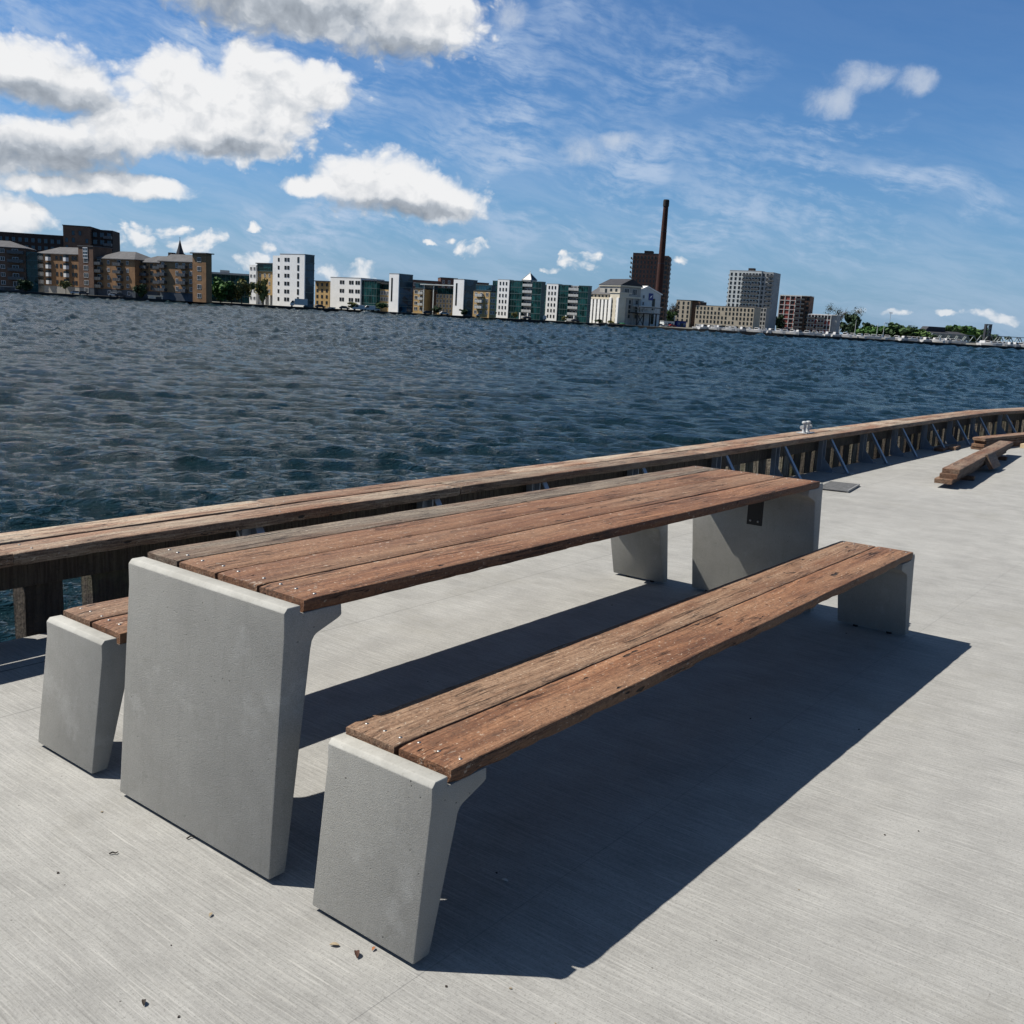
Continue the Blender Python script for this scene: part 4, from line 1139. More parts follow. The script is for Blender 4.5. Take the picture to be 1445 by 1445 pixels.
mb = MB(); mb.box(xsg - 1.4, xsg + 1.4, .44, .597, zsg - 1.7, zsg + 1.7); sg = b.part('emblem_board', mb, M['blue'])
mb = MB(); mb.prism([(xsg - .8, zsg - .9), (xsg + .2, zsg - .3), (xsg + .9, zsg + .9), (xsg - .1, zsg + .3)], .38, .438); b.part('emblem', mb, M['white'], sg)
xb0, zb = X(897, 442, -5); xb1, _ = X(930, 445, -5)
mb = MB(); mb.box(xb0, xb1, -6, -1, zb, zb + .5); mb.box(xb0, xb1, -6.1, -5.9, zb + 2.9, zb + 3.3); crane = b.part('loading_gantry', mb, M['dsteel'])
mb = MB(); mb.box(xb0 + 1, xb1 + .4, -6.4, -1, zb + 3.31, zb + 3.6); b.part('gantry_roof', mb, M['paleg'], crane)
mb = MB()
for i in range(9):
    xx = xb0 + .5 + (xb1 - xb0 - 1) * i / 8
    mb.bar((xx, -6, zb + .5), (xx - (.9 if 1 < i < 8 else 0), -6, zb + 2.9), .16)
mb.bar((xb0 + .4, -6, zb + .52), (xb1 - .3, -6, zb + .52), .16); mb.bar((xb0 - .4, -6, zb + 2.85), (xb1 - .3, -6, zb + 2.85), .16)
b.part('gantry_lattice', mb, M['lrail'], crane)
for i in range(4):
    xx = xb0 + 2 + (xb1 - xb0 - 3) * i / 3
    mb = MB(); mb.bar((xx, -4, -.2), (xx, -4, zb), .5); b.part('gantry_post', mb, M['dsteel'], crane)
q = (xb1 - xb0 - 3) / 3
mb = MB(); mb.bar((xb0 + 2, -4, .2), (xb0 + 2 + q, -4, zb - .3), .25); mb.bar((xb0 + 2 + q, -4, .2), (xb0 + 2, -4, zb - .3), .25); b.part('gantry_brace', mb, M['dsteel'], crane)
b.done()

# 11 --- dark red high rise with balconies
b = Bld('tower_block', 'tall dark red brick tower block standing behind the chimney', 'tower block', 893.5, 357.5, 600, -14)
_, h = b.xz(893.5, 357.5); xr, _ = b.xz(933, 360); xe, _ = b.xz(943, 362); d = 20
b.wall(0, xr, 0, d, -.2, h, 'redb'); b.wall(xr + .04, xe, 1.5, d - 1, -.2, h - .5, 'brown', 'side_bay'); b.flat(0, xr, 0, d, h, 'droof', .4, .05)
b.windows(lin(0, xr, 8), floors(3, h - .8, 14), .95, 1.7, 0, fr='dframe', mull=0)
b.windows(lin(xr, xe, 2), floors(3, h - .8, 14), 1.5, 1.8, 1.5, fr='dframe')
for z in floors(3, h - .8, 14):
    b.balcony(2, 8, 0, z - .8, 1.5, 'rail', face='l', xf=0); b.balcony(3, 9, 0, z - .8, 1.4, 'rail', face='r', xf=xe)
mb = MB(); mb.box(xr * .35, xr * .65, 6, 12, h + .41, h + 2.2); b.part('roof_plant', mb, M['dark'])
b.done()

# 12 --- the brick chimney
p0 = plan(926, 455, 540); zt = zat(935.5, 281.5, 540) - SHORE_Z
r = thing('factory_chimney', 'very tall slender dark brick factory chimney with a thicker cap', 'chimney', (p0.x, p0.y, SHORE_Z))
mb = MB(); mb.lathe([(2.0, 0), (1.72, zt * .5), (1.35, zt - 3.6)], 20); mb.build('shaft', M['chim'], r, smooth=50)
mb = MB(); mb.lathe([(1.36, zt - 3.6), (1.62, zt - 3.3), (1.62, zt - .5), (1.45, zt - .4), (1.45, zt), (1.1, zt), (1.1, zt - .6)], 20); mb.build('cap', M['dark'], r, smooth=40)
mb = MB()
for q in (.25, .5, .75):
    z = zt * q; rr = 2.0 - .62 * q + .06; mb.lathe([(rr, z), (rr, z + .3)], 20)
mb.build('iron_band', M['dsteel'], r)

# 13 --- beige apartment range
b = Bld('apartment_block', 'long beige brick apartment range with rows of upright windows, below the white tower', 'apartment block', 955, 423, 695, -30)
X = lambda p, y=430, o=0: b.xz(p, y, o)
_, h = X(955, 423.5); x1, _ = X(975, 424); x1b, _ = X(982, 426); x2, h2 = X(1064, 434.5); d = 16; _, h2 = X(985, 430.8)
b.wall(0, x1, 0, d, -.2, h, 'beige'); b.wall(x1 + .04, x1b + 2, 3, d, -.2, h - .3, 'brown', 'link'); b.flat(0, x1b, 0, d, h, 'droof', .4, .05)
b.wall(x1b, x2, 1, d, -.2, h2, 'beige'); b.flat(x1b + 2.5, x2, 1, d, h2, 'droof', .3, .02)
n = max(6, int((x2 - x1b) / 2.5))
b.windows(lin(0, x1, 3), floors(3, h - .3, 5), 1.2, 2.0, 0, fr='dframe', mull=0)
xs = lin(x1b, x2, n); b.windows(xs, floors(3.2, h2 - .2, 4), 1.15, 1.9, 1, fr='dframe', mull=0, skip=lambda i, j: (i * 7 + j * 3) % 11 == 0)
b.windows(lin(x1b, x2, 9), [1.5], 3.2, 2.2, 1, fr='dframe')
b.done()

# 14 --- white high rise
b = Bld('tower_block', 'white tower block with dark balconies rising above the beige range', 'tower block', 1030, 382, 750, -30)
X = lambda p, y=390, o=0: b.xz(p, y, o)
_, h = X(1030, 382); x1, _ = X(1048, 383); x2, _ = X(1075, 382.5); d = 20; x3, _ = X(1091, 385)
b.wall(0, x2, 0, d, -.2, h, 'paleg'); b.wall(x2 + .04, x3, 1.2, d, -.2, h - .2, 'greyr', 'side_bay'); b.flat(0, x2, 0, d, h, 'greyr', .5, .05)
fz = floors(h - 3.25 * 13, h - .8, 13)[1:]
b.windows(lin(0, x1, 3), fz, 1.5, 2.1, 0, fr='dframe'); b.windows(lin(x1, x2, 6), fz, 1.6, 2.1, 0, fr='dframe', mull=0)
b.windows(lin(x2, x3, 3), fz, 1.4, 2.0, 1.2, fr='dframe')
for z in fz[4:]:
    b.balcony(x1 + .4, x1 + (x2 - x1) * .48, 0, z - 1.0, 1.7, 'rail'); b.balcony(x1 + (x2 - x1) * .55, x2 - .8, 0, z - 1.0, 1.7, 'rail')
    b.balcony(3, 8, 0, z - 1, 1.6, 'rail', face='l', xf=0); b.balcony(x3 - 4, x3 + .9, 1.2, z - 1, 1.6, 'rail')
mb = MB(); mb.box(x2 * .5, x2 * .68, 6, 10, h + .51, h + 2.6); b.part('roof_plant', mb, M['dark'])
b.wall(x3 * .55, x3 + .6, -9, -.8, -.2, b.xz(1070, 434, -9)[1], 'conc', 'podium')
b.windows(lin(x3 * .55, x3 + .6, 7), floors(1, b.xz(1070, 434, -9)[1], 5), 1.1, 1.9, -9, fr='dframe', mull=0)
b.done()

# 15 --- red and white flats
b = Bld('apartment_block', 'red panelled flats with a white grid of frames, a tall and a low part', 'apartment block', 1101, 417, 770, -28)
X = lambda p, y=430, o=0: b.xz(p, y, o)
_, h = X(1101, 416.5); x1, _ = X(1131, 417.5); x1b, _ = X(1143, 419); x2, h2 = X(1173, 445); x3, _ = X(1181, 446); d = 15
_, h2 = X(1140, 443.2)
b.wall(0, x1, 0, d, -.2, h, 'red'); b.wall(x1 + .04, x1b, 1, d, -.2, h - .2, 'brown', 'side_bay'); b.flat(0, x1b, .2, d, h, 'paleg', .4, .1)
b.wall(x1b + .04, x2, 0, d, -.2, h2, 'red'); b.wall(x2 + .04, x3, 1, d, -.2, h2 - .2, 'greyr', 'side_bay'); b.flat(x1b + .3, x3, .2, d, h2, 'white', .4, .1)
def gridm(xa, xb, y, hh, nx, nz):
    mb = MB()
    for i in range(nx + 1):
        x = xa + (xb - xa) * i / nx; mb.box(x - .28, x + .28, y - .35, y - .004, -.1, hh - .02)
    for i in range(nz + 1):
        z = .2 + (hh - .4) * i / nz; mb.box(xa, xb, y - .3, y - .006, z - .22, z + .22)
    b.part('white_frame', mb, M['paleg'])
gridm(0, x1, 0, h, 4, 8); gridm(x1b + .3, x2, 0, h2, 7, 4)
b.windows(lin(0, x1, 4), floors(.2, h - .2, 8), 1.8, 2.1, 0, fr='dframe', mull=0, skip=lambda i, j: i == 1)
b.windows(lin(x1, x1b, 2), floors(.2, h - .2, 8), 1.8, 2.1, 1, fr='dframe')
b.windows(lin(x1b, x2, 7), floors(.2, h2 - .2, 4), 1.8, 2.0, 0, fr='dframe', skip=lambda i, j: i in (2, 5, 6) and j % 2 == 0)
for z in floors(.2, h - .2, 8): b.balcony(x1 - (x1) * .24, x1 + 3, 0, z - 1, 1.8, 'rail')
for i, x in enumerate(lin(x1b, x2, 7)):
    if i in (0, 1, 3, 4):
        for z in floors(.2, h2 - .2, 4): b.balcony(x - 1.7, x + 1.7, 0, z - 1, 1.7, 'rail')
b.done()

# 16 --- dark roofed hall behind the bridge
b = Bld('station_hall', 'long low hall with a dark slate roof behind the truss bridge', 'hall', 1290, 467, 960, 14)
X = lambda p, y=468, o=0: b.xz(p, y, o)
xa, ha = X(1290, 466); xb, hb = X(1365, 471); xm0, hm = X(1311, 460.5, 8); xm1, _ = X(1334, 461.5, 8); h = X(1320, 470.5)[1]
b.wall(xa, xb, 0, 24, -.2, h, 'conc'); b.hip(xa, xb, 0, 24, h, max(2.5, X(1310, 466)[1] - h), 'droof', 3, 1)
mb = MB(); mb.prism([(xm0 - 5, h + .5), (xm0, hm), (xm1, hm), (xm1 + .8, h + .5)], 8, 18); b.part('roof', mb, M['droof'])
b.windows(lin(xa, xb, 12), [h * .55], 2.2, 2.0, 0, fr='dframe'); b.done()

# 17 --- low sheds and odds along the quay
def shed(name, label, cat, px0, px1, ptop, D, th, mat, dep=6, roofmat='paleg', door=True):
    b = Bld(name, label, cat, px0, ptop, D, th); _, h = b.xz(px0, ptop); x, _ = b.xz(px1, ptop + (px1 - px0) * .057)
    b.wall(0, x, 0, dep, 0, h, mat); b.flat(0, x, 0, dep, h, roofmat, .2, .25)
    if door:
        mb = MB(); mb.box(x * .4, x * .4 + min(2.2, x * .3), -.06, .03, .05, min(h * .75, 2.3)); b.part('door', mb, M['dframe'])
    b.windows([x * .2, x * .8], [h * .55], min(1.4, x * .2), min(1.1, h * .35), 0); b.done()
shed('container', 'blue site container in front of the beige range', 'container', 955.5, 968.5, 453, 600, 30, 'blue', 3, 'blue')
shed('garden_wall_shed', 'low pale garden wall with arched openings before the brown brick building', 'wall', -12, 33, 403.5, 381, 12, 'bluegrey', 1, 'greyr')
shed('kiosk', 'low white kiosk on the quay before the tan brick flats', 'kiosk', 209, 236, 417.0, 392, 14, 'cream', 4, 'cream')
shed('kiosk', 'low grey service hut in front of the yellow block', 'kiosk', 464.5, 473, 434, 412, 20, 'conc', 4, 'conc')
shed('shed', 'white pier shed under the first bridge span', 'shed', 1361, 1364, 483.5, 868, 20, 'white', 5, 'white')
shed('shed', 'white boat house beside the bridge pier', 'shed', 1373, 1378, 486, 872, 20, 'white', 5, 'white')
shed('shed', 'grey workshop shed near the bare tree, right of the dark red tower', 'shed', 937, 952, 453, 580, 32, 'paleg', 8, 'greyr')
shed('pavilion', 'long pale roofed pavilion below the dark trees', 'pavilion', 1191, 1224, 473.5, 770, 28, 'greyr', 6, 'white')

# 18 --- tarpaulin covered boats before the mill
def tarp(label, px, pw, ptop, D, mat):
    c = plan(px, hor_y(px) + 8, D); z = zat(px, ptop, D) - SHORE_Z; w = pw / FPX * D
    r = thing('covered_boat', label, 'covered boat', (c.x, c.y, SHORE_Z), math.atan2(RH.y, RH.x) + .35)
    mb = MB(); n = 12; vs = []; fs = []
    for i in range(9):
        x = -w / 2 + w * i / 8; k = (1 - abs(i / 4 - 1) ** 2.5 * .45)
        for j in range(n + 1):
            a = math.pi * j / n; vs.append((x, math.cos(a) * 1.7 * k, .5 + (z - .5) * max(0, math.sin(a)) ** .7 * k))
    for i in range(8):
        for j in range(n):
            a = i * (n + 1) + j; fs.append((a, a + 1, a + n + 2, a + n + 1))
    fs += [tuple(range(n + 1)), tuple(range(8 * (n + 1) + n, 8 * (n + 1) - 1, -1))]
    mb.add(vs, fs); mb.build('tarpaulin', mat, r, smooth=50)
    mb = MB(); mb.box(-w / 2 + .3, w / 2 - .3, -1.3, 1.3, .02, .51); mb.build('cradle', M['dsteel'], r)
tarp('boat under a bright green cover, left of the two in front of the mill', 851, 12, 455.5, 484, M['green'])
tarp('boat under a dark grey cover between the two green covered boats', 865, 13, 457, 484, M['greyr'])
tarp('boat under a green cover at the foot of the grey mill tower', 877.5, 8, 455.5, 486, M['green'])
# ------------------------------------------------------------------ trees
def mat_leaves():
    m, t, b = material('foliage')
    oi = t.n.new('ShaderNodeObjectInfo'); tc = t.n.new('ShaderNodeTexCoord')
    n = t.noise(tc.outputs['Object'], 1.3, 3, .6)
    k = t.rng(n, .3, .7, .8, 2.3, False)
    c = t.mix(1.0, oi.outputs['Color'], t.node('ShaderNodeCombineColor', None, i0=k, i1=k, i2=k).outputs[0], 'MULTIPLY')
    t.put(b.inputs['Base Color'], c); b.inputs['Roughness'].default_value = .7; b.inputs['Specular IOR Level'].default_value = .2
    return m
LEAVES = mat_leaves(); BARK = simple('tree_bark', (.055, .042, .03), .9, 0, .3, 2)

def crown_mesh(seed, n_leaf, loose=False, size=.085):
    """unit crown: many leaf-clump faces on limbs through a lumpy volume (radius about 0.5, height 1)"""
    rs = random.Random(seed); mb = MB()
    lobes = [(rs.gauss(0, .19), rs.gauss(0, .19), rs.uniform(.18, .86), rs.uniform(.13, .25)) for _ in range(11)] + [(0, 0, .45, .3), (0, 0, .7, .2)]
    for i in range(n_leaf):
        cx, cy, cz, r = rs.choice(lobes)
        d = Vector((rs.gauss(0, 1), rs.gauss(0, 1), rs.gauss(0, 1))).normalized()
        p = Vector((cx, cy, cz)) + d * r * (rs.random() ** (.8 if loose else .4))
        s = size * rs.uniform(.5, 1.25) * (.55 if loose else 1)
        nn = (d + Vector((rs.gauss(0, .6), rs.gauss(0, .6), rs.gauss(0, .6)))).normalized()
        a = nn.orthogonal().normalized(); bb = nn.cross(a); q = rs.uniform(0, 6.28); a, bb = a * math.cos(q) + bb * math.sin(q), bb * math.cos(q) - a * math.sin(q)
        m_ = rs.uniform(.5, .9)
        vs = [p - a * s, p - a * s * .2 + bb * s * m_, p + a * s * .8 + bb * s * .4, p + a * s, p + a * s * .1 - bb * s * m_]
        mb.add(vs, [(0, 1, 2, 3, 4)])
    return mb.mesh('crown', LEAVES)
CROWNS = [crown_mesh(s, 900) for s in (1, 2, 3)]
BARE = [crown_mesh(s, 3600, True, .030) for s in (11, 12)]
def trunk_mesh(seed, h0, limbs):
    rs = random.Random(seed); mb = MB()
    mb.tube([(0, 0, -.02), (.005, 0, h0 * .5), (.0, .008, h0), (.01, 0, h0 + .25)], [.030, .024, .02, .010], 8)
    for i in range(limbs):
        a = rs.uniform(0, 6.28); z = h0 + rs.uniform(-.05, .2); L = rs.uniform(.2, .42)
        e = Vector((math.cos(a) * L * .8, math.sin(a) * L * .8, z + L * .9))
        mb.tube([(0, 0, z), Vector((0, 0, z)).lerp(e, .5) + Vector((0, 0, .03)), e], [.013, .008, .003], 5)
        for k in range(4 if limbs > 9 else 1):
            m0 = Vector((0, 0, z)).lerp(e, rs.uniform(.4, .9)); e2 = m0 + Vector((rs.gauss(0, .1), rs.gauss(0, .1), rs.uniform(.05, .2)))
            mb.tube([m0, e2], [.005, .0015], 4)
    return mb.mesh('trunk', BARK, smooth=50)
TRUNK = trunk_mesh(3, .28, 7); BTRUNK = trunk_mesh(4, .22, 16)
def tree(label, px, ptop, pw, D, c, name='broadleaf_tree', group=None, bare=False, low=.0, seed=0, pbase=None):
    p = plan(px, hor_y(px) + 6, D); h = zat(px, ptop, D) - SHORE_Z; w = pw / FPX * D
    r = thing(name, label, 'tree', (p.x, p.y, SHORE_Z), RND.uniform(0, 6.28), group)
    t = link_mesh('trunk', BTRUNK if bare else TRUNK, r); t.scale = (h * .8, h * .8, h)
    cr = link_mesh('crown', (BARE if bare else CROWNS)[seed % (2 if bare else 3)], r)
    z0 = h * low; cr.scale = (w, w, h - z0); cr.location.z = z0
    cr.color = tuple(c) + (1,)
    if bare: t.scale = (w * .95, w * .95, h)
OL = (.085, .085, .030); GR = (.035, .080, .020); DK = (.016, .032, .014); YE = (.125, .115, .035); LG = (.06, .105, .03); BR = (.035, .030, .020); MG = (.03, .055, .02)
T_ = [
 ('dark rounded tree in front of the glazed bay at the left border', 36, 394, 24, 383, DK, .05), ('small olive tree on a thin trunk before the white bays of the tan flats', 93, 395, 17, 388, OL, .3),
 ('dark bushy tree in front of the set back wing of the tan flats', 200, 400.5, 20, 394, DK, .05), ('olive round tree before the end wing of the tan flats', 253, 405.5, 21, 396, OL, .1),
 ('dark low tree at the right end of the tan flats', 285, 407, 17, 398, DK, .05), ('fresh green tree, leftmost in the clump beside the tall white slab', 311, 392.5, 31, 402, GR, .05),
 ('darker green tree in the middle of the clump beside the tall white slab', 327, 396, 22, 404, MG, .05), ('yellow green tree in the clump beside the tall white slab', 341, 390, 30, 404, OL, .08),
 ('thin yellow tree right in front of the tall white slab', 371, 393, 20, 404, YE, .12),
 ('round clipped olive tree before the four storey white office', 499, 426, 17, 414, OL, .2), ('round dark green tree left of the first slit window tower', 538.5, 426, 17, 420, MG, .15),
 ('small dark round tree before the ochre offices', 616, 432, 15, 432, DK, .2), ('dark small tree at the foot of the third white tower', 655, 436, 14, 438, DK, .15),
 ('little dark tree at the left foot of the lantern block', 690, 437.5, 14, 446, DK, .1), ('small olive tree before the white strip of the lantern block', 727, 440, 10, 455, OL, .15),
 ('small olive tree before the teal block without lantern', 795, 446, 11, 468, OL, .15), ('dark bush before the pilasters of the mill', 846, 450, 14, 483, DK, .0), ('olive bush under the stair bay of the mill', 861, 452, 12, 488, OL, .0),
 ('fresh dark green tree between the chimney and the beige range', 943, 437, 22, 640, MG, .02),
 ('dark tree left of the gap between the white tower and the red flats', 1087, 442, 18, 760, DK, .0), ('dark tree right in the gap between the white tower and the red flats', 1098, 444, 16, 765, DK, .0),
 ('dark tree at the right end of the red flats', 1204, 441, 26, 800, DK, .0), ('dark lower tree beside the tall one at the end of the red flats', 1190, 452, 22, 795, DK, .0), ('dark green tree behind the pale pavilion', 1222, 455, 26, 815, DK, .0),
]
for i, (l, px, pt, pw, D, c, low) in enumerate(T_): tree(l, px, pt, pw, D, c, low=low, seed=i)
for i, (l, px, pt, pw) in enumerate((('green bushy tree, leftmost of the thicket left of the bridge', 1238, 460, 22), ('light green tree second in the thicket left of the bridge', 1250, 458, 22), ('tallest tree of the thicket left of the bridge', 1265, 456, 26),
        ('broad green tree in the middle of the thicket left of the bridge', 1280, 462, 26), ('green tree near the right end of the thicket left of the bridge', 1296, 465, 24), ('low bush at the bridge end of the thicket', 1310, 470, 16))):
    tree(l, px, pt, pw * (1.75 if i < 4 else 1.2), 470 + (i % 2) * 10, (GR, LG, MG, GR, LG, MG)[i], group='trees in the thicket left of the bridge', seed=i, low=.0)
for i, (l, px, pt, pw) in enumerate((('green tree just right of the dark hall roof', 1342, 458.5, 22), ('tallest tree on the rise behind the bridge', 1354, 456.5, 24), ('green tree third from the left behind the bridge', 1368, 461, 22), ('green tree fourth from the left behind the bridge', 1380, 465, 20), ('low green tree behind the lift tower', 1398, 470, 18))):
    tree(l, px, pt, pw * 1.7, 1020, (MG, GR, LG, GR, MG)[i], group='trees on the rise behind the bridge', seed=i, low=.0)
for l, px, pt, pw in (('low olive bush at the left foot of the thicket', 1228, 470, 30), ('low green bush under the tallest tree of the thicket', 1258, 473, 34), ('wide low bush in the middle front of the thicket', 1275, 475, 36), ('low bush at the right foot of the thicket', 1294, 477, 26), ('dark bush behind the dark tree by the red flats', 1213, 462, 28)):
    tree(l, px, pt, pw, 462, (OL, GR, MG, OL, DK, MG)[int(px) % 6], name='bush', group='bushes along the far bank', seed=int(px), low=0)
tree('large half bare tree above the low red flats', 1178, 427, 44, 815, (.030, .032, .018), bare=True, seed=0)
tree('bare brown tree left of the beige range', 948, 421, 22, 680, BR, bare=True, seed=1)

# ------------------------------------------------------------------ vehicles and boats
def car_meshes(paint):
    mb = MB(); prof = [(-2.1, .35), (2.1, .35), (2.15, .75), (1.25, .92), (.75, 1.42), (-1.1, 1.46), (-1.85, .98), (-2.15, .9)]
    mb.prism(prof, -.85, .85); body = mb.mesh('body', paint, bevel=.06, smooth=40)
    mb = MB(); mb.prism([(1.12, .95), (.72, 1.36), (-1.05, 1.40), (-1.65, .99)], -.865, .865); glass = mb.mesh('windows', M['glass'])
    return body, glass
wm = MB(); wm.tube([(0, -.1, 0), (0, .1, 0)], .33, 14); WHEEL = wm.mesh('wheel', RUBBER, smooth=40)
CARS = {k: car_meshes(M[v]) for k, v in dict(white='carw', dark='card', silver='carg', red='carr').items()}
def car(label, px, D, kind, ang=0.0, group='cars parked along the far quay'):
    p = plan(px, hor_y(px) + 8, D)
    r = thing('parked_car', label, 'car', (p.x, p.y, SHORE_Z), math.atan2(RH.y, RH.x) + ang, group)
    link_mesh('body', CARS[kind][0], r); link_mesh('windows', CARS[kind][1], r)
    for sx in (-1.3, 1.3):
        for sy in (-.78, .78): link_mesh('wheel', WHEEL, r, (sx, sy, .33))
for l, px, D, k in (('white car beside the small olive tree before the tan flats', 108, 390, 'white'), ('dark car in front of the stair tower of the tan flats', 118, 391, 'dark'), ('white car parked before the middle of the tan flats', 161, 392, 'white'),
                    ('dark car beside the white one before the tan flats', 170, 392, 'dark'), ('dark car below the ochre link left of the white office', 452, 414, 'dark'), ('dark car before the glass part of the four storey office', 486, 413, 'dark'),
                    ('white car left of the round dark tree by the first slit tower', 529, 418, 'white'), ('silver car right of the round olive tree', 515, 419, 'silver'), ('white car before the ochre offices', 627, 436, 'white'), ('dark car below the canopy offices', 604, 433, 'dark'),
                    ('silver car at the foot of the third white tower', 678, 440, 'silver'), ('dark car before the lantern block', 744, 458, 'dark'), ('dark car before the teal block without lantern', 812, 468, 'dark'),
                    ('white car by the foot of the chimney', 931, 545, 'white'), ('white car right of the chimney', 939, 552, 'white'), ('red car before the grey workshop shed', 948, 556, 'red')):
    car(l, px, D, k, .35 + RND.uniform(-.1, .1))
kinds = ['white', 'dark', 'white', 'silver', 'white', 'dark', 'white', 'red']
for i, px in enumerate(np.linspace(992, 1225, 34)):
    k = kinds[(i * 5 + i // 3) % 8]
    car('%s car in the long parked row before the beige and red flats' % k, px + RND.uniform(-1.2, 1.2), shore_D(px) + 13 + RND.uniform(0, 9), k, RND.choice((.6, 2.2, 1.9)), 'cars parked in a long row on the far quay')
def van(label, px, D, box=False):
    p = plan(px, hor_y(px) + 8, D); r = thing('box_truck' if box else 'van', label, 'truck' if box else 'van', (p.x, p.y, SHORE_Z), math.atan2(RH.y, RH.x) + .3)
    mb = MB()
    if box:
        mb.box(-1.6, 3.6, -1.2, 1.2, .8, 3.3); mb.build('cargo_box', M['carw'], r, bevel=.05)
        mb = MB(); mb.prism([(-3.4, .5), (-1.75, .5), (-1.75, 2.5), (-2.6, 2.5), (-3.3, 1.5)], -1.1, 1.1); mb.build('cab', M['carw'], r, bevel=.06)
        mb = MB(); mb.prism([(-3.22, 1.55), (-2.62, 2.38), (-2.0, 2.38), (-2.0, 1.55)], -1.12, 1.12); mb.build('windows', M['glass'], r); xs = (-2.6, 2.4)
    else:
        mb.prism([(-2.6, .4), (2.4, .4), (2.4, 2.2), (-1.2, 2.2), (-1.9, 1.3), (-2.6, 1.1)], -.95, .95); mb.build('body', M['carw'], r, bevel=.07)
        mb = MB(); mb.prism([(-1.8, 1.32), (-1.18, 2.05), (-.2, 2.05), (-.2, 1.32)], -.965, .965); mb.build('windows', M['glass'], r); xs = (-1.7, 1.6)
    for sx in xs:
        for sy in (-.88, .88): link_mesh('wheel', WHEEL, r, (sx, sy, .33))
van('white box truck parked in front of the tall white slab', 421, 408, True)
van('white van, left of the pair before the four storey office', 506, 414); van('white van, right of the pair before the four storey office', 521, 416)
van('white van at the foot of the teal block', 763, 464); van('white van on the quay before the beige range', 1003, 470)

# boats
mb = MB(); n = 10; vs = []; fs = []
for i in range(n + 1):
    t = i / n; x = -3 + 6.4 * t; w = 1.15 * (1 - max(0, t - .35) ** 2 * 2.3); w = max(w, .03); s = .85 + .45 * t * t
    vs += [(x, -w, s), (x, -w * .82, .05), (x, 0, -.25), (x, w * .82, .05), (x, w, s)]
for i in range(n):
    for j in range(4): a = i * 5 + j; fs.append((a, a + 1, a + 6, a + 5))
    fs.append((i * 5 + 4, i * 5, i * 5 + 5, i * 5 + 9))
fs.append((0, 1, 2, 3, 4)); mb.add(vs, fs); HULL = mb.mesh('hull', M['carw'], smooth=40)
mb = MB(); mb.prism([(-1.2, .8), (1.6, .95), (.7, 1.95), (-1.0, 2.0)], -.75, .75); CABIN = mb.mesh('cabin', M['carw'], bevel=.06, smooth=40)
mb = MB(); mb.prism([(-.95, 1.3), (1.15, 1.4), (.72, 1.85), (-.9, 1.88)], -.77, .77); BWIN = mb.mesh('windows', M['glass'])
def boat(label, px, D, ang, group, mast=False):
    p = plan(px, hor_y(px) + 8, D); r = thing('motorboat', label, 'boat', (p.x, p.y, SHORE_Z + .26), math.atan2(RH.y, RH.x) + ang, group)
    link_mesh('hull', HULL, r); link_mesh('cabin', CABIN, r); link_mesh('windows', BWIN, r)
for px in np.linspace(984, 1284, 30):
    px += RND.uniform(-2, 2); boat('small white motorboat laid up in the row below the beige and red flats', px, shore_D(px) + RND.uniform(4, 9), RND.choice((-.9, -.6, 2.3, .5)), 'white motorboats laid up along the far quay')
for px in np.linspace(1290, 1352, 12):
    px += RND.uniform(-2, 2); boat('small white motorboat laid up before the thicket and the first bridge span', px, shore_D(px) + RND.uniform(4, 16), RND.choice((-.9, -.6, 2.3, .5)), 'white motorboats laid up by the bridge')
for px in np.linspace(1386, 1452, 14):
    px += RND.uniform(-2, 2); boat('small white motorboat laid up before the second bridge span', px, shore_D(px) + RND.uniform(4, 22), RND.choice((-.9, -.6, 2.3, .5)), 'white motorboats laid up before the second span')
kk = 0
for px, pt in ((1237, 457), (1246, 456), (1206, 452), (1184, 461)):
    p = plan(px, hor_y(px), shore_D(px) + 6); r = thing('flagpole', 'tall pale %s in front of the %s' % (('pole, left of a pair,', 'thicket') if kk == 0 else ('pole, right of a pair,', 'thicket') if kk == 1 else ('pole', 'dark tree by the red flats') if kk == 2 else ('pole', 'low end of the red flats')), 'pole', (p.x, p.y, SHORE_Z)); kk += 1
    h = zat(px, pt, shore_D(px) + 6) - SHORE_Z; mb = MB(); mb.tube([(0, 0, -.5), (0, 0, h * .6), (0, 0, h)], [.16, .13, .08], 8); mb.build('pole', M['lrail'], r)
    mb = MB(); mb.lathe([(.02, h), (.12, h + .1), (.02, h + .25)], 8); mb.build('finial', M['lrail'], r)
def lamp(label, px, pt, D):
    p = plan(px, hor_y(px), D); h = zat(px, pt, D) - SHORE_Z; r = thing('light_mast', label, 'light mast', (p.x, p.y, SHORE_Z), math.atan2(RH.y, RH.x))
    mb = MB(); mb.tube([(0, 0, 0), (0, 0, h)], [.28, .14], 8); mb.build('mast', M['greyr'], r)
    mb = MB(); mb.box(-1.3, 1.3, -.2, .2, h - .3, h); mb.build('crossbar', M['greyr'], r)
    for x in (-1, 0, 1): mb = MB(); mb.box(x - .3, x + .3, -.45, -.2, h - .5, h + .1); mb.build('floodlight', M['dsteel'], r)
lamp('tall floodlight mast rising above the thicket', 1253, 441, 860); lamp('dark short mast beside the thicket', 1248.5, 455.5, 845); lamp('dark mast at the right end of the thicket', 1281.5, 459, 850)

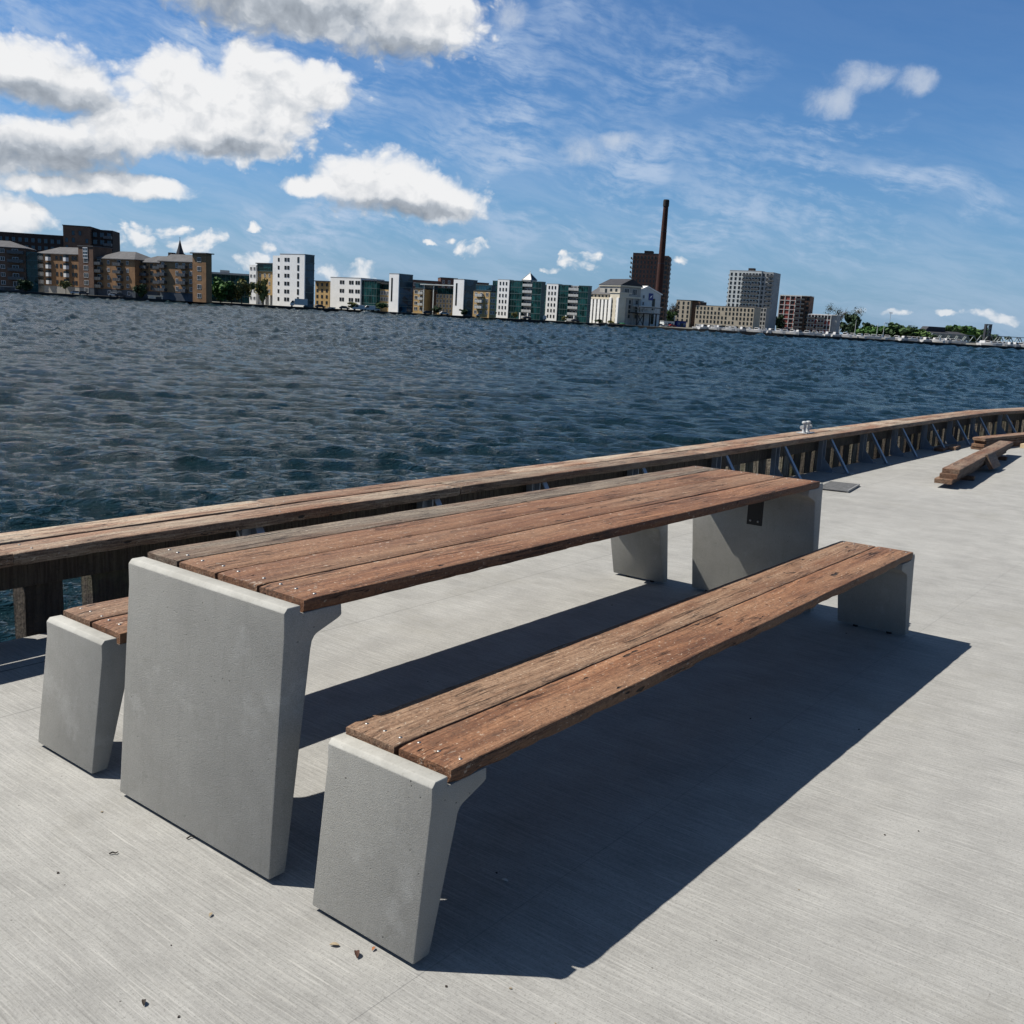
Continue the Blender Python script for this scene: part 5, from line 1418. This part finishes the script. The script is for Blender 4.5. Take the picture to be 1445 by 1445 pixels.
# ------------------------------------------------------------------ the truss bridge
a = plan(1309, 480, 872); c = plan(1379, 483, 900); e = plan(1480, 488, 950)
def span(label, A, B, ztop, zbot, n):
    d = B - A; L = d.length; r = thing('truss_bridge', label, 'bridge', (A.x, A.y, 0), math.atan2(d.y, d.x))
    mb = MB(); mb.box(-3, L + 1, 0, 7, zbot - 1.0, zbot - .1); mb.build('deck', M['dsteel'], r)
    H = ztop - zbot
    for y in (0, 7):
        mb = MB(); mb.bar((0, y, zbot), (L, y, zbot), .5); mb.build('bottom_chord', M['bridge'], r)
        mb = MB(); mb.bar((L / n * .9, y, ztop), (L - L / n * .9, y, ztop), .55); mb.build('top_chord', M['bridge'], r)
        for i in range(n):
            x0 = L * i / n; x1 = L * (i + 1) / n; xm = (x0 + x1) / 2
            za, zb_ = (zbot, ztop) if i % 2 == 0 else (ztop, zbot)
            mb = MB(); mb.bar((x0, y, za), (x1, y, zb_), .55); mb.build('diagonal', M['bridge'], r)
    for q in (0, 1):
        x = L * q; mb = MB(); mb.box(x - 1.6, x + 1.6, -.6, 7.6, -2.4, zbot - 1.0); mb.build('pier', M['conc'], r)
    return r
z_t = zat(1345, 472.0, 886); z_b = zat(1345, 481.2, 886)
span('first truss span of the pale green railway bridge, in front of the dark hall', a, c, z_t, z_b, 12)
c2 = plan(1386, 484, 903); z_t2 = zat(1410, 474.5, 915)
span('second truss span of the railway bridge, running out at the right', c2, e, z_t2, z_b - .3, 14)
p = plan(1394.5, 475, 905); zt = zat(1395, 458.3, 905)
r = thing('lift_tower', 'dark portal tower standing on the railway bridge', 'bridge tower', (p.x, p.y, 0), math.atan2(RH.y, RH.x))
for x in (-2.1, 2.1):
    mb = MB(); mb.box(x - .55, x + .55, 1, 5, -1.8, zt); mb.build('column', M['dsteel'], r)
mb = MB(); mb.box(-2.7, 2.7, .8, 5.2, zt + .002, zt + .6); mb.build('cross_head', M['dsteel'], r)
mb = MB()
zb_ = z_t2
for i in range(3):
    za = zb_ + (zt - zb_) * i / 3; zc = zb_ + (zt - zb_) * (i + 1) / 3
    mb.bar((-1.5, 1.2, za), (1.5, 1.2, zc), .4); mb.bar((1.5, 1.2, za), (-1.5, 1.2, zc), .4); mb.bar((-1.5, 1.2, za), (1.5, 1.2, za), .4)
mb.build('lattice', M['bridge'], r)
# ------------------------------------------------------------------ tip the deck to its drainage slope
for o in deck_objects:
    if o.parent is None:
        o.matrix_basis = DECK @ o.matrix_basis

# ------------------------------------------------------------------ sun
SUN_D = (DECK.to_3x3() @ Vector((-.36, .635, 1.0))).normalized()
SUN_EL = math.asin(SUN_D.z); SUN_AZ = math.atan2(SUN_D.x, SUN_D.y)
sl = bpy.data.lights.new('sun', 'SUN'); sl.energy = 5.0; sl.angle = math.radians(.5); sl.color = (1.0, .945, .855)
so = bpy.data.objects.new('sun', sl); col.objects.link(so)
so.rotation_euler = SUN_D.to_track_quat('Z', 'Y').to_euler(); so.location = (0, 0, 30)

# ------------------------------------------------------------------ sky with its clouds
EXPO = .55
def az_el(px, py):
    d = ray(px, py); return math.atan2(d.dot(RH), d.dot(FH)), math.asin(d.z)
w = bpy.data.worlds.new('World'); scene.world = w; w.use_nodes = True
for n_ in list(w.node_tree.nodes): w.node_tree.nodes.remove(n_)
t = NT(w.node_tree)
out = t.n.new('ShaderNodeOutputWorld'); bg = t.n.new('ShaderNodeBackground'); t.l.new(bg.outputs[0], out.inputs[0])
SKY_S = .06
bg.inputs['Strength'].default_value = SKY_S
sky = t.n.new('ShaderNodeTexSky'); sky.sky_type = 'NISHITA'; sky.sun_disc = False
sky.sun_elevation = SUN_EL; sky.sun_rotation = SUN_AZ; sky.air_density = 1.0; sky.dust_density = .5; sky.ozone_density = 2.5
el0 = t.math('ARCSINE', t.vmath('DOT_PRODUCT', t.n.new('ShaderNodeTexCoord').outputs['Generated'], (0, 0, 1)))
skyc = t.mix(1.0, sky.outputs[0], t.mix(t.rng(el0, .34, .85), (.52, .83, 1.16, 1), (.66, .72, .72, 1)), 'MULTIPLY')  # sky above the view toned neutral to take blue out of the shadows
tc = t.n.new('ShaderNodeTexCoord'); dvec = tc.outputs['Generated']
f_ = t.vmath('DOT_PRODUCT', dvec, tuple(FH)); r_ = t.vmath('DOT_PRODUCT', dvec, tuple(RH)); z_ = t.vmath('DOT_PRODUCT', dvec, (0, 0, 1))
AZ = t.math('ARCTAN2', r_, f_); EL = t.math('ARCSINE', z_)
def comb(a, b, c=0.0): return t.node('ShaderNodeCombineXYZ', None, i0=a, i1=b, i2=c).outputs[0]
P = comb(AZ, EL)
def cnoise(p, sc, det, rough=.6, loc=(0, 0, 0)):
    n = t.n.new('ShaderNodeTexNoise'); n.noise_dimensions = '2D'; t.put(n.inputs['Vector'], p if loc == (0, 0, 0) else t.vmath('ADD', p, loc))
    n.inputs['Scale'].default_value = sc; n.inputs['Detail'].default_value = det; n.inputs['Roughness'].default_value = rough
    return t.vmath('SUBTRACT', n.outputs['Color'], (.5, .5, .5))
wc = cnoise(P, 8, 3); wd = cnoise(P, 34, 4, .62, (3, 7, 0))
PW = t.vmath('ADD', P, t.vmath('ADD', t.vmath('SCALE', wc, scale=.030), t.vmath('SCALE', wd, scale=.010)))
# puffs of the cumulus clouds: picture column, row, half width, half height
BIG = [
 (430, -14, 255, 70), (575, 18, 130, 66), (330, -110, 420, 80), (120, -190, 340, 100),
 (45, 100, 108, 46), (100, 118, 66, 38), (-60, 88, 110, 60),
 (285, 150, 140, 66), (372, 150, 98, 84), (445, 125, 70, 44), (320, 190, 115, 46), (352, 92, 50, 40), (242, 104, 52, 42), (180, 182, 90, 40),
 (75, 206, 104, 42), (-60, 207, 120, 54), (180, 258, 95, 20), (80, 263, 75, 15), (0, 302, 66, 34),
 (540, 264, 118, 46), (620, 286, 84, 36), (460, 266, 70, 18), (-100, -300, 200, 60),
]
SMALL = [
 (200, 340, 62, 28), (232, 332, 34, 22), (268, 352, 50, 20), (300, 346, 24, 16), (350, 366, 44, 18), (372, 342, 26, 13), (492, 382, 54, 19), (520, 372, 20, 10), (640, 338, 10, 4), (610, 342, 12, 4), (830, 360, 20, 10), (690, 352, 16, 7), (655, 343, 18, 8),
 (670, 348, 40, 15), (823, 369, 42, 17), (779, 382, 18, 6), (372, 344, 26, 12), (352, 318, 12, 10),
 (1405, 447, 50, 9), (1335, 446, 30, 7), (1262, 444, 34, 6), (1215, 440, 34, 6), (962, 368, 17, 9),
]
WISP = [(1218, 108, 48, 24), (1178, 142, 42, 22), (1292, 116, 32, 20), (720, 14, 30, 26), (812, 214, 40, 20), (862, 196, 40, 14)]
GREY = [(60, 222, 150, 34), (555, 66, 100, 22), (330, 2, 240, 40), (60, 132, 90, 20), (570, 298, 110, 12), (330, 212, 90, 14)]
def field(p, puffs, sm=.35):
    acc = None
    for px, py, rx, ry in puffs:
        a, e = az_el(px, py)
        d = t.vmath('MULTIPLY', t.vmath('SUBTRACT', p, (a, e, 0)), (FPX / rx, FPX / ry, 0))
        v = t.math('SUBTRACT', 1.0, t.vmath('DOT_PRODUCT', d, d))
        if acc is None: acc = v
        else:
            n = t.n.new('ShaderNodeMath'); n.operation = 'SMOOTH_MAX'; t.put(n.inputs[0], acc); t.put(n.inputs[1], v); n.inputs[2].default_value = sm; acc = n.outputs[0]
    return t.math('MAXIMUM', acc, -2.0)
def v2(p, sc, det):
    n = t.n.new('ShaderNodeTexVoronoi'); n.feature = 'SMOOTH_F1'; n.voronoi_dimensions = '2D'
    t.put(n.inputs['Vector'], p); n.inputs['Scale'].default_value = sc; n.inputs['Detail'].default_value = det; n.inputs['Roughness'].default_value = .55
    n.inputs['Smoothness'].default_value = .6
    return n.outputs['Distance']
def billow(p):
    q = t.vmath('MULTIPLY', p, (1, 1.3, 1))
    return t.add(t.mul(t.sub(.40, v2(q, 40, 3)), 1.1), t.mul(t.sub(t.noise(q, 30, 8, .60, dim='2D'), .5), .80))
fb = field(PW, BIG); fs_ = field(PW, SMALL)
f0 = t.math('MAXIMUM', fb, t.mul(fs_, .9))
sm_ = t.rng(t.sub(t.mul(fs_, .9), fb), -.1, .3)
b0 = billow(PW)
dens = t.add(t.add(f0, t.sub(.20, t.mul(sm_, .12))), t.mul(b0, t.add(t.rng(f0, .05, .75, .80, .22), t.mul(sm_, .75))))
OFF = (-.007, .016, 0)
PS = t.vmath('ADD', PW, OFF)
f1 = t.math('MAXIMUM', field(PS, BIG), t.mul(field(PS, SMALL), .9)); b1 = billow(PS)
# light from the upper left; grey beneath and where the cloud is deep
tall = t.math('MAXIMUM', t.math('MINIMUM', t.sub(f0, f1), .9), -.9)
g = t.sub(b0, b1)
grey = t.rng(field(PW, GREY, .5), -.35, .95)
lit = t.add(t.add(.88, t.mul(tall, .40)), t.mul(g, .27))
lit = t.sub(lit, t.mul(grey, .50))
lit = t.sub(lit, t.mul(t.sub(t.noise(PW, 9, 4, .55, dim='2D'), .5), .30))
mask = t.rng(t.add(dens, t.mul(b0, .15)), -.10, .78)
k = 1 / (SKY_S * 2 ** EXPO)
def kc(r, g, b_): return (r * k, g * k, b_ * k, 1)
ramp = t.mix(t.rng(lit, .0, .5, smooth=False), kc(.23, .265, .315), kc(.46, .505, .565))
ramp = t.mix(t.rng(lit, .42, .98, smooth=False), ramp, kc(.88, .885, .895))
# high thin cloud: ripples and long streaks
rot = t.stretch(P, 1, 1, 1, rot=(0, 0, .20))
rw = t.vmath('ADD', rot, t.vmath('SCALE', wc, scale=.03))
q1 = t.noise(t.stretch(rw, 6, 36, 1), 1, 7, .66, dim='2D'); q2 = t.noise(t.stretch(rw, 55, 130, 1), 1, 4, .6, dim='2D'); q3 = t.noise(P, 7, 4, .6, dim='2D')
PZ = t.vmath('ADD', P, t.vmath('SCALE', wc, scale=.12))
zone = t.rng(field(PZ, [(810, 85, 280, 80), (640, 165, 320, 70), (150, 50, 300, 80), (950, 235, 330, 42), (1180, 285, 280, 34), (760, 215, 280, 50), (980, 330, 360, 42), (450, 320, 230, 50), (1150, 190, 150, 20), (-400, 60, 400, 200)], .5), -.3, 1.0)
ci = t.mul(t.mul(zone, t.rng(t.add(t.mul(q1, .68), t.mul(q2, .32)), .36, .68)), t.rng(q3, .30, .62, .4, 1))
veil = t.mul(t.rng(EL, .03, .24, .34, .03), t.rng(q1, .30, .72))
ci = t.math('MAXIMUM', t.mul(ci, .80), veil)
wf = t.add(field(PW, WISP), t.mul(t.sub(t.noise(PW, 30, 7, .62, dim='2D'), .5), 2.2)); wisp = t.rng(wf, -.1, 1.5)
# horizon air
col_ = t.mix(t.rng(EL, .0, .17, .60, .0), skyc, kc(.235, .385, .61))
col_ = t.mix(ci, col_, kc(.50, .61, .78))
col_ = t.mix(t.mul(wisp, .70), col_, kc(.62, .68, .77))
up = t.rng(EL, -.01, .004)
col_ = t.mix(t.mul(t.mul(mask, t.rng(EL, .02, .07, .72, 1)), up), col_, ramp)
t.put(bg.inputs['Color'], col_)
w.cycles.sampling_method = 'MANUAL'; w.cycles.sample_map_resolution = 512

# ------------------------------------------------------------------ camera
cd = bpy.data.cameras.new('camera'); co = bpy.data.objects.new('camera', cd); col.objects.link(co)
co.matrix_world = Matrix(((CR.x, CU.x, -CF.x, CAM.x), (CR.y, CU.y, -CF.y, CAM.y), (CR.z, CU.z, -CF.z, CAM.z), (0, 0, 0, 1)))
cd.sensor_width = 36; cd.sensor_fit = 'HORIZONTAL'; cd.lens = 36 * FPX / 1445; cd.clip_start = .05; cd.clip_end = 20000
scene.camera = co
vs_ = scene.view_settings
vs_.view_transform = 'Standard'; vs_.look = 'None'; vs_.exposure = EXPO; vs_.gamma = 1; vs_.use_curve_mapping = False
scene.cycles.max_bounces = 6; scene.cycles.diffuse_bounces = 3; scene.cycles.glossy_bounces = 3
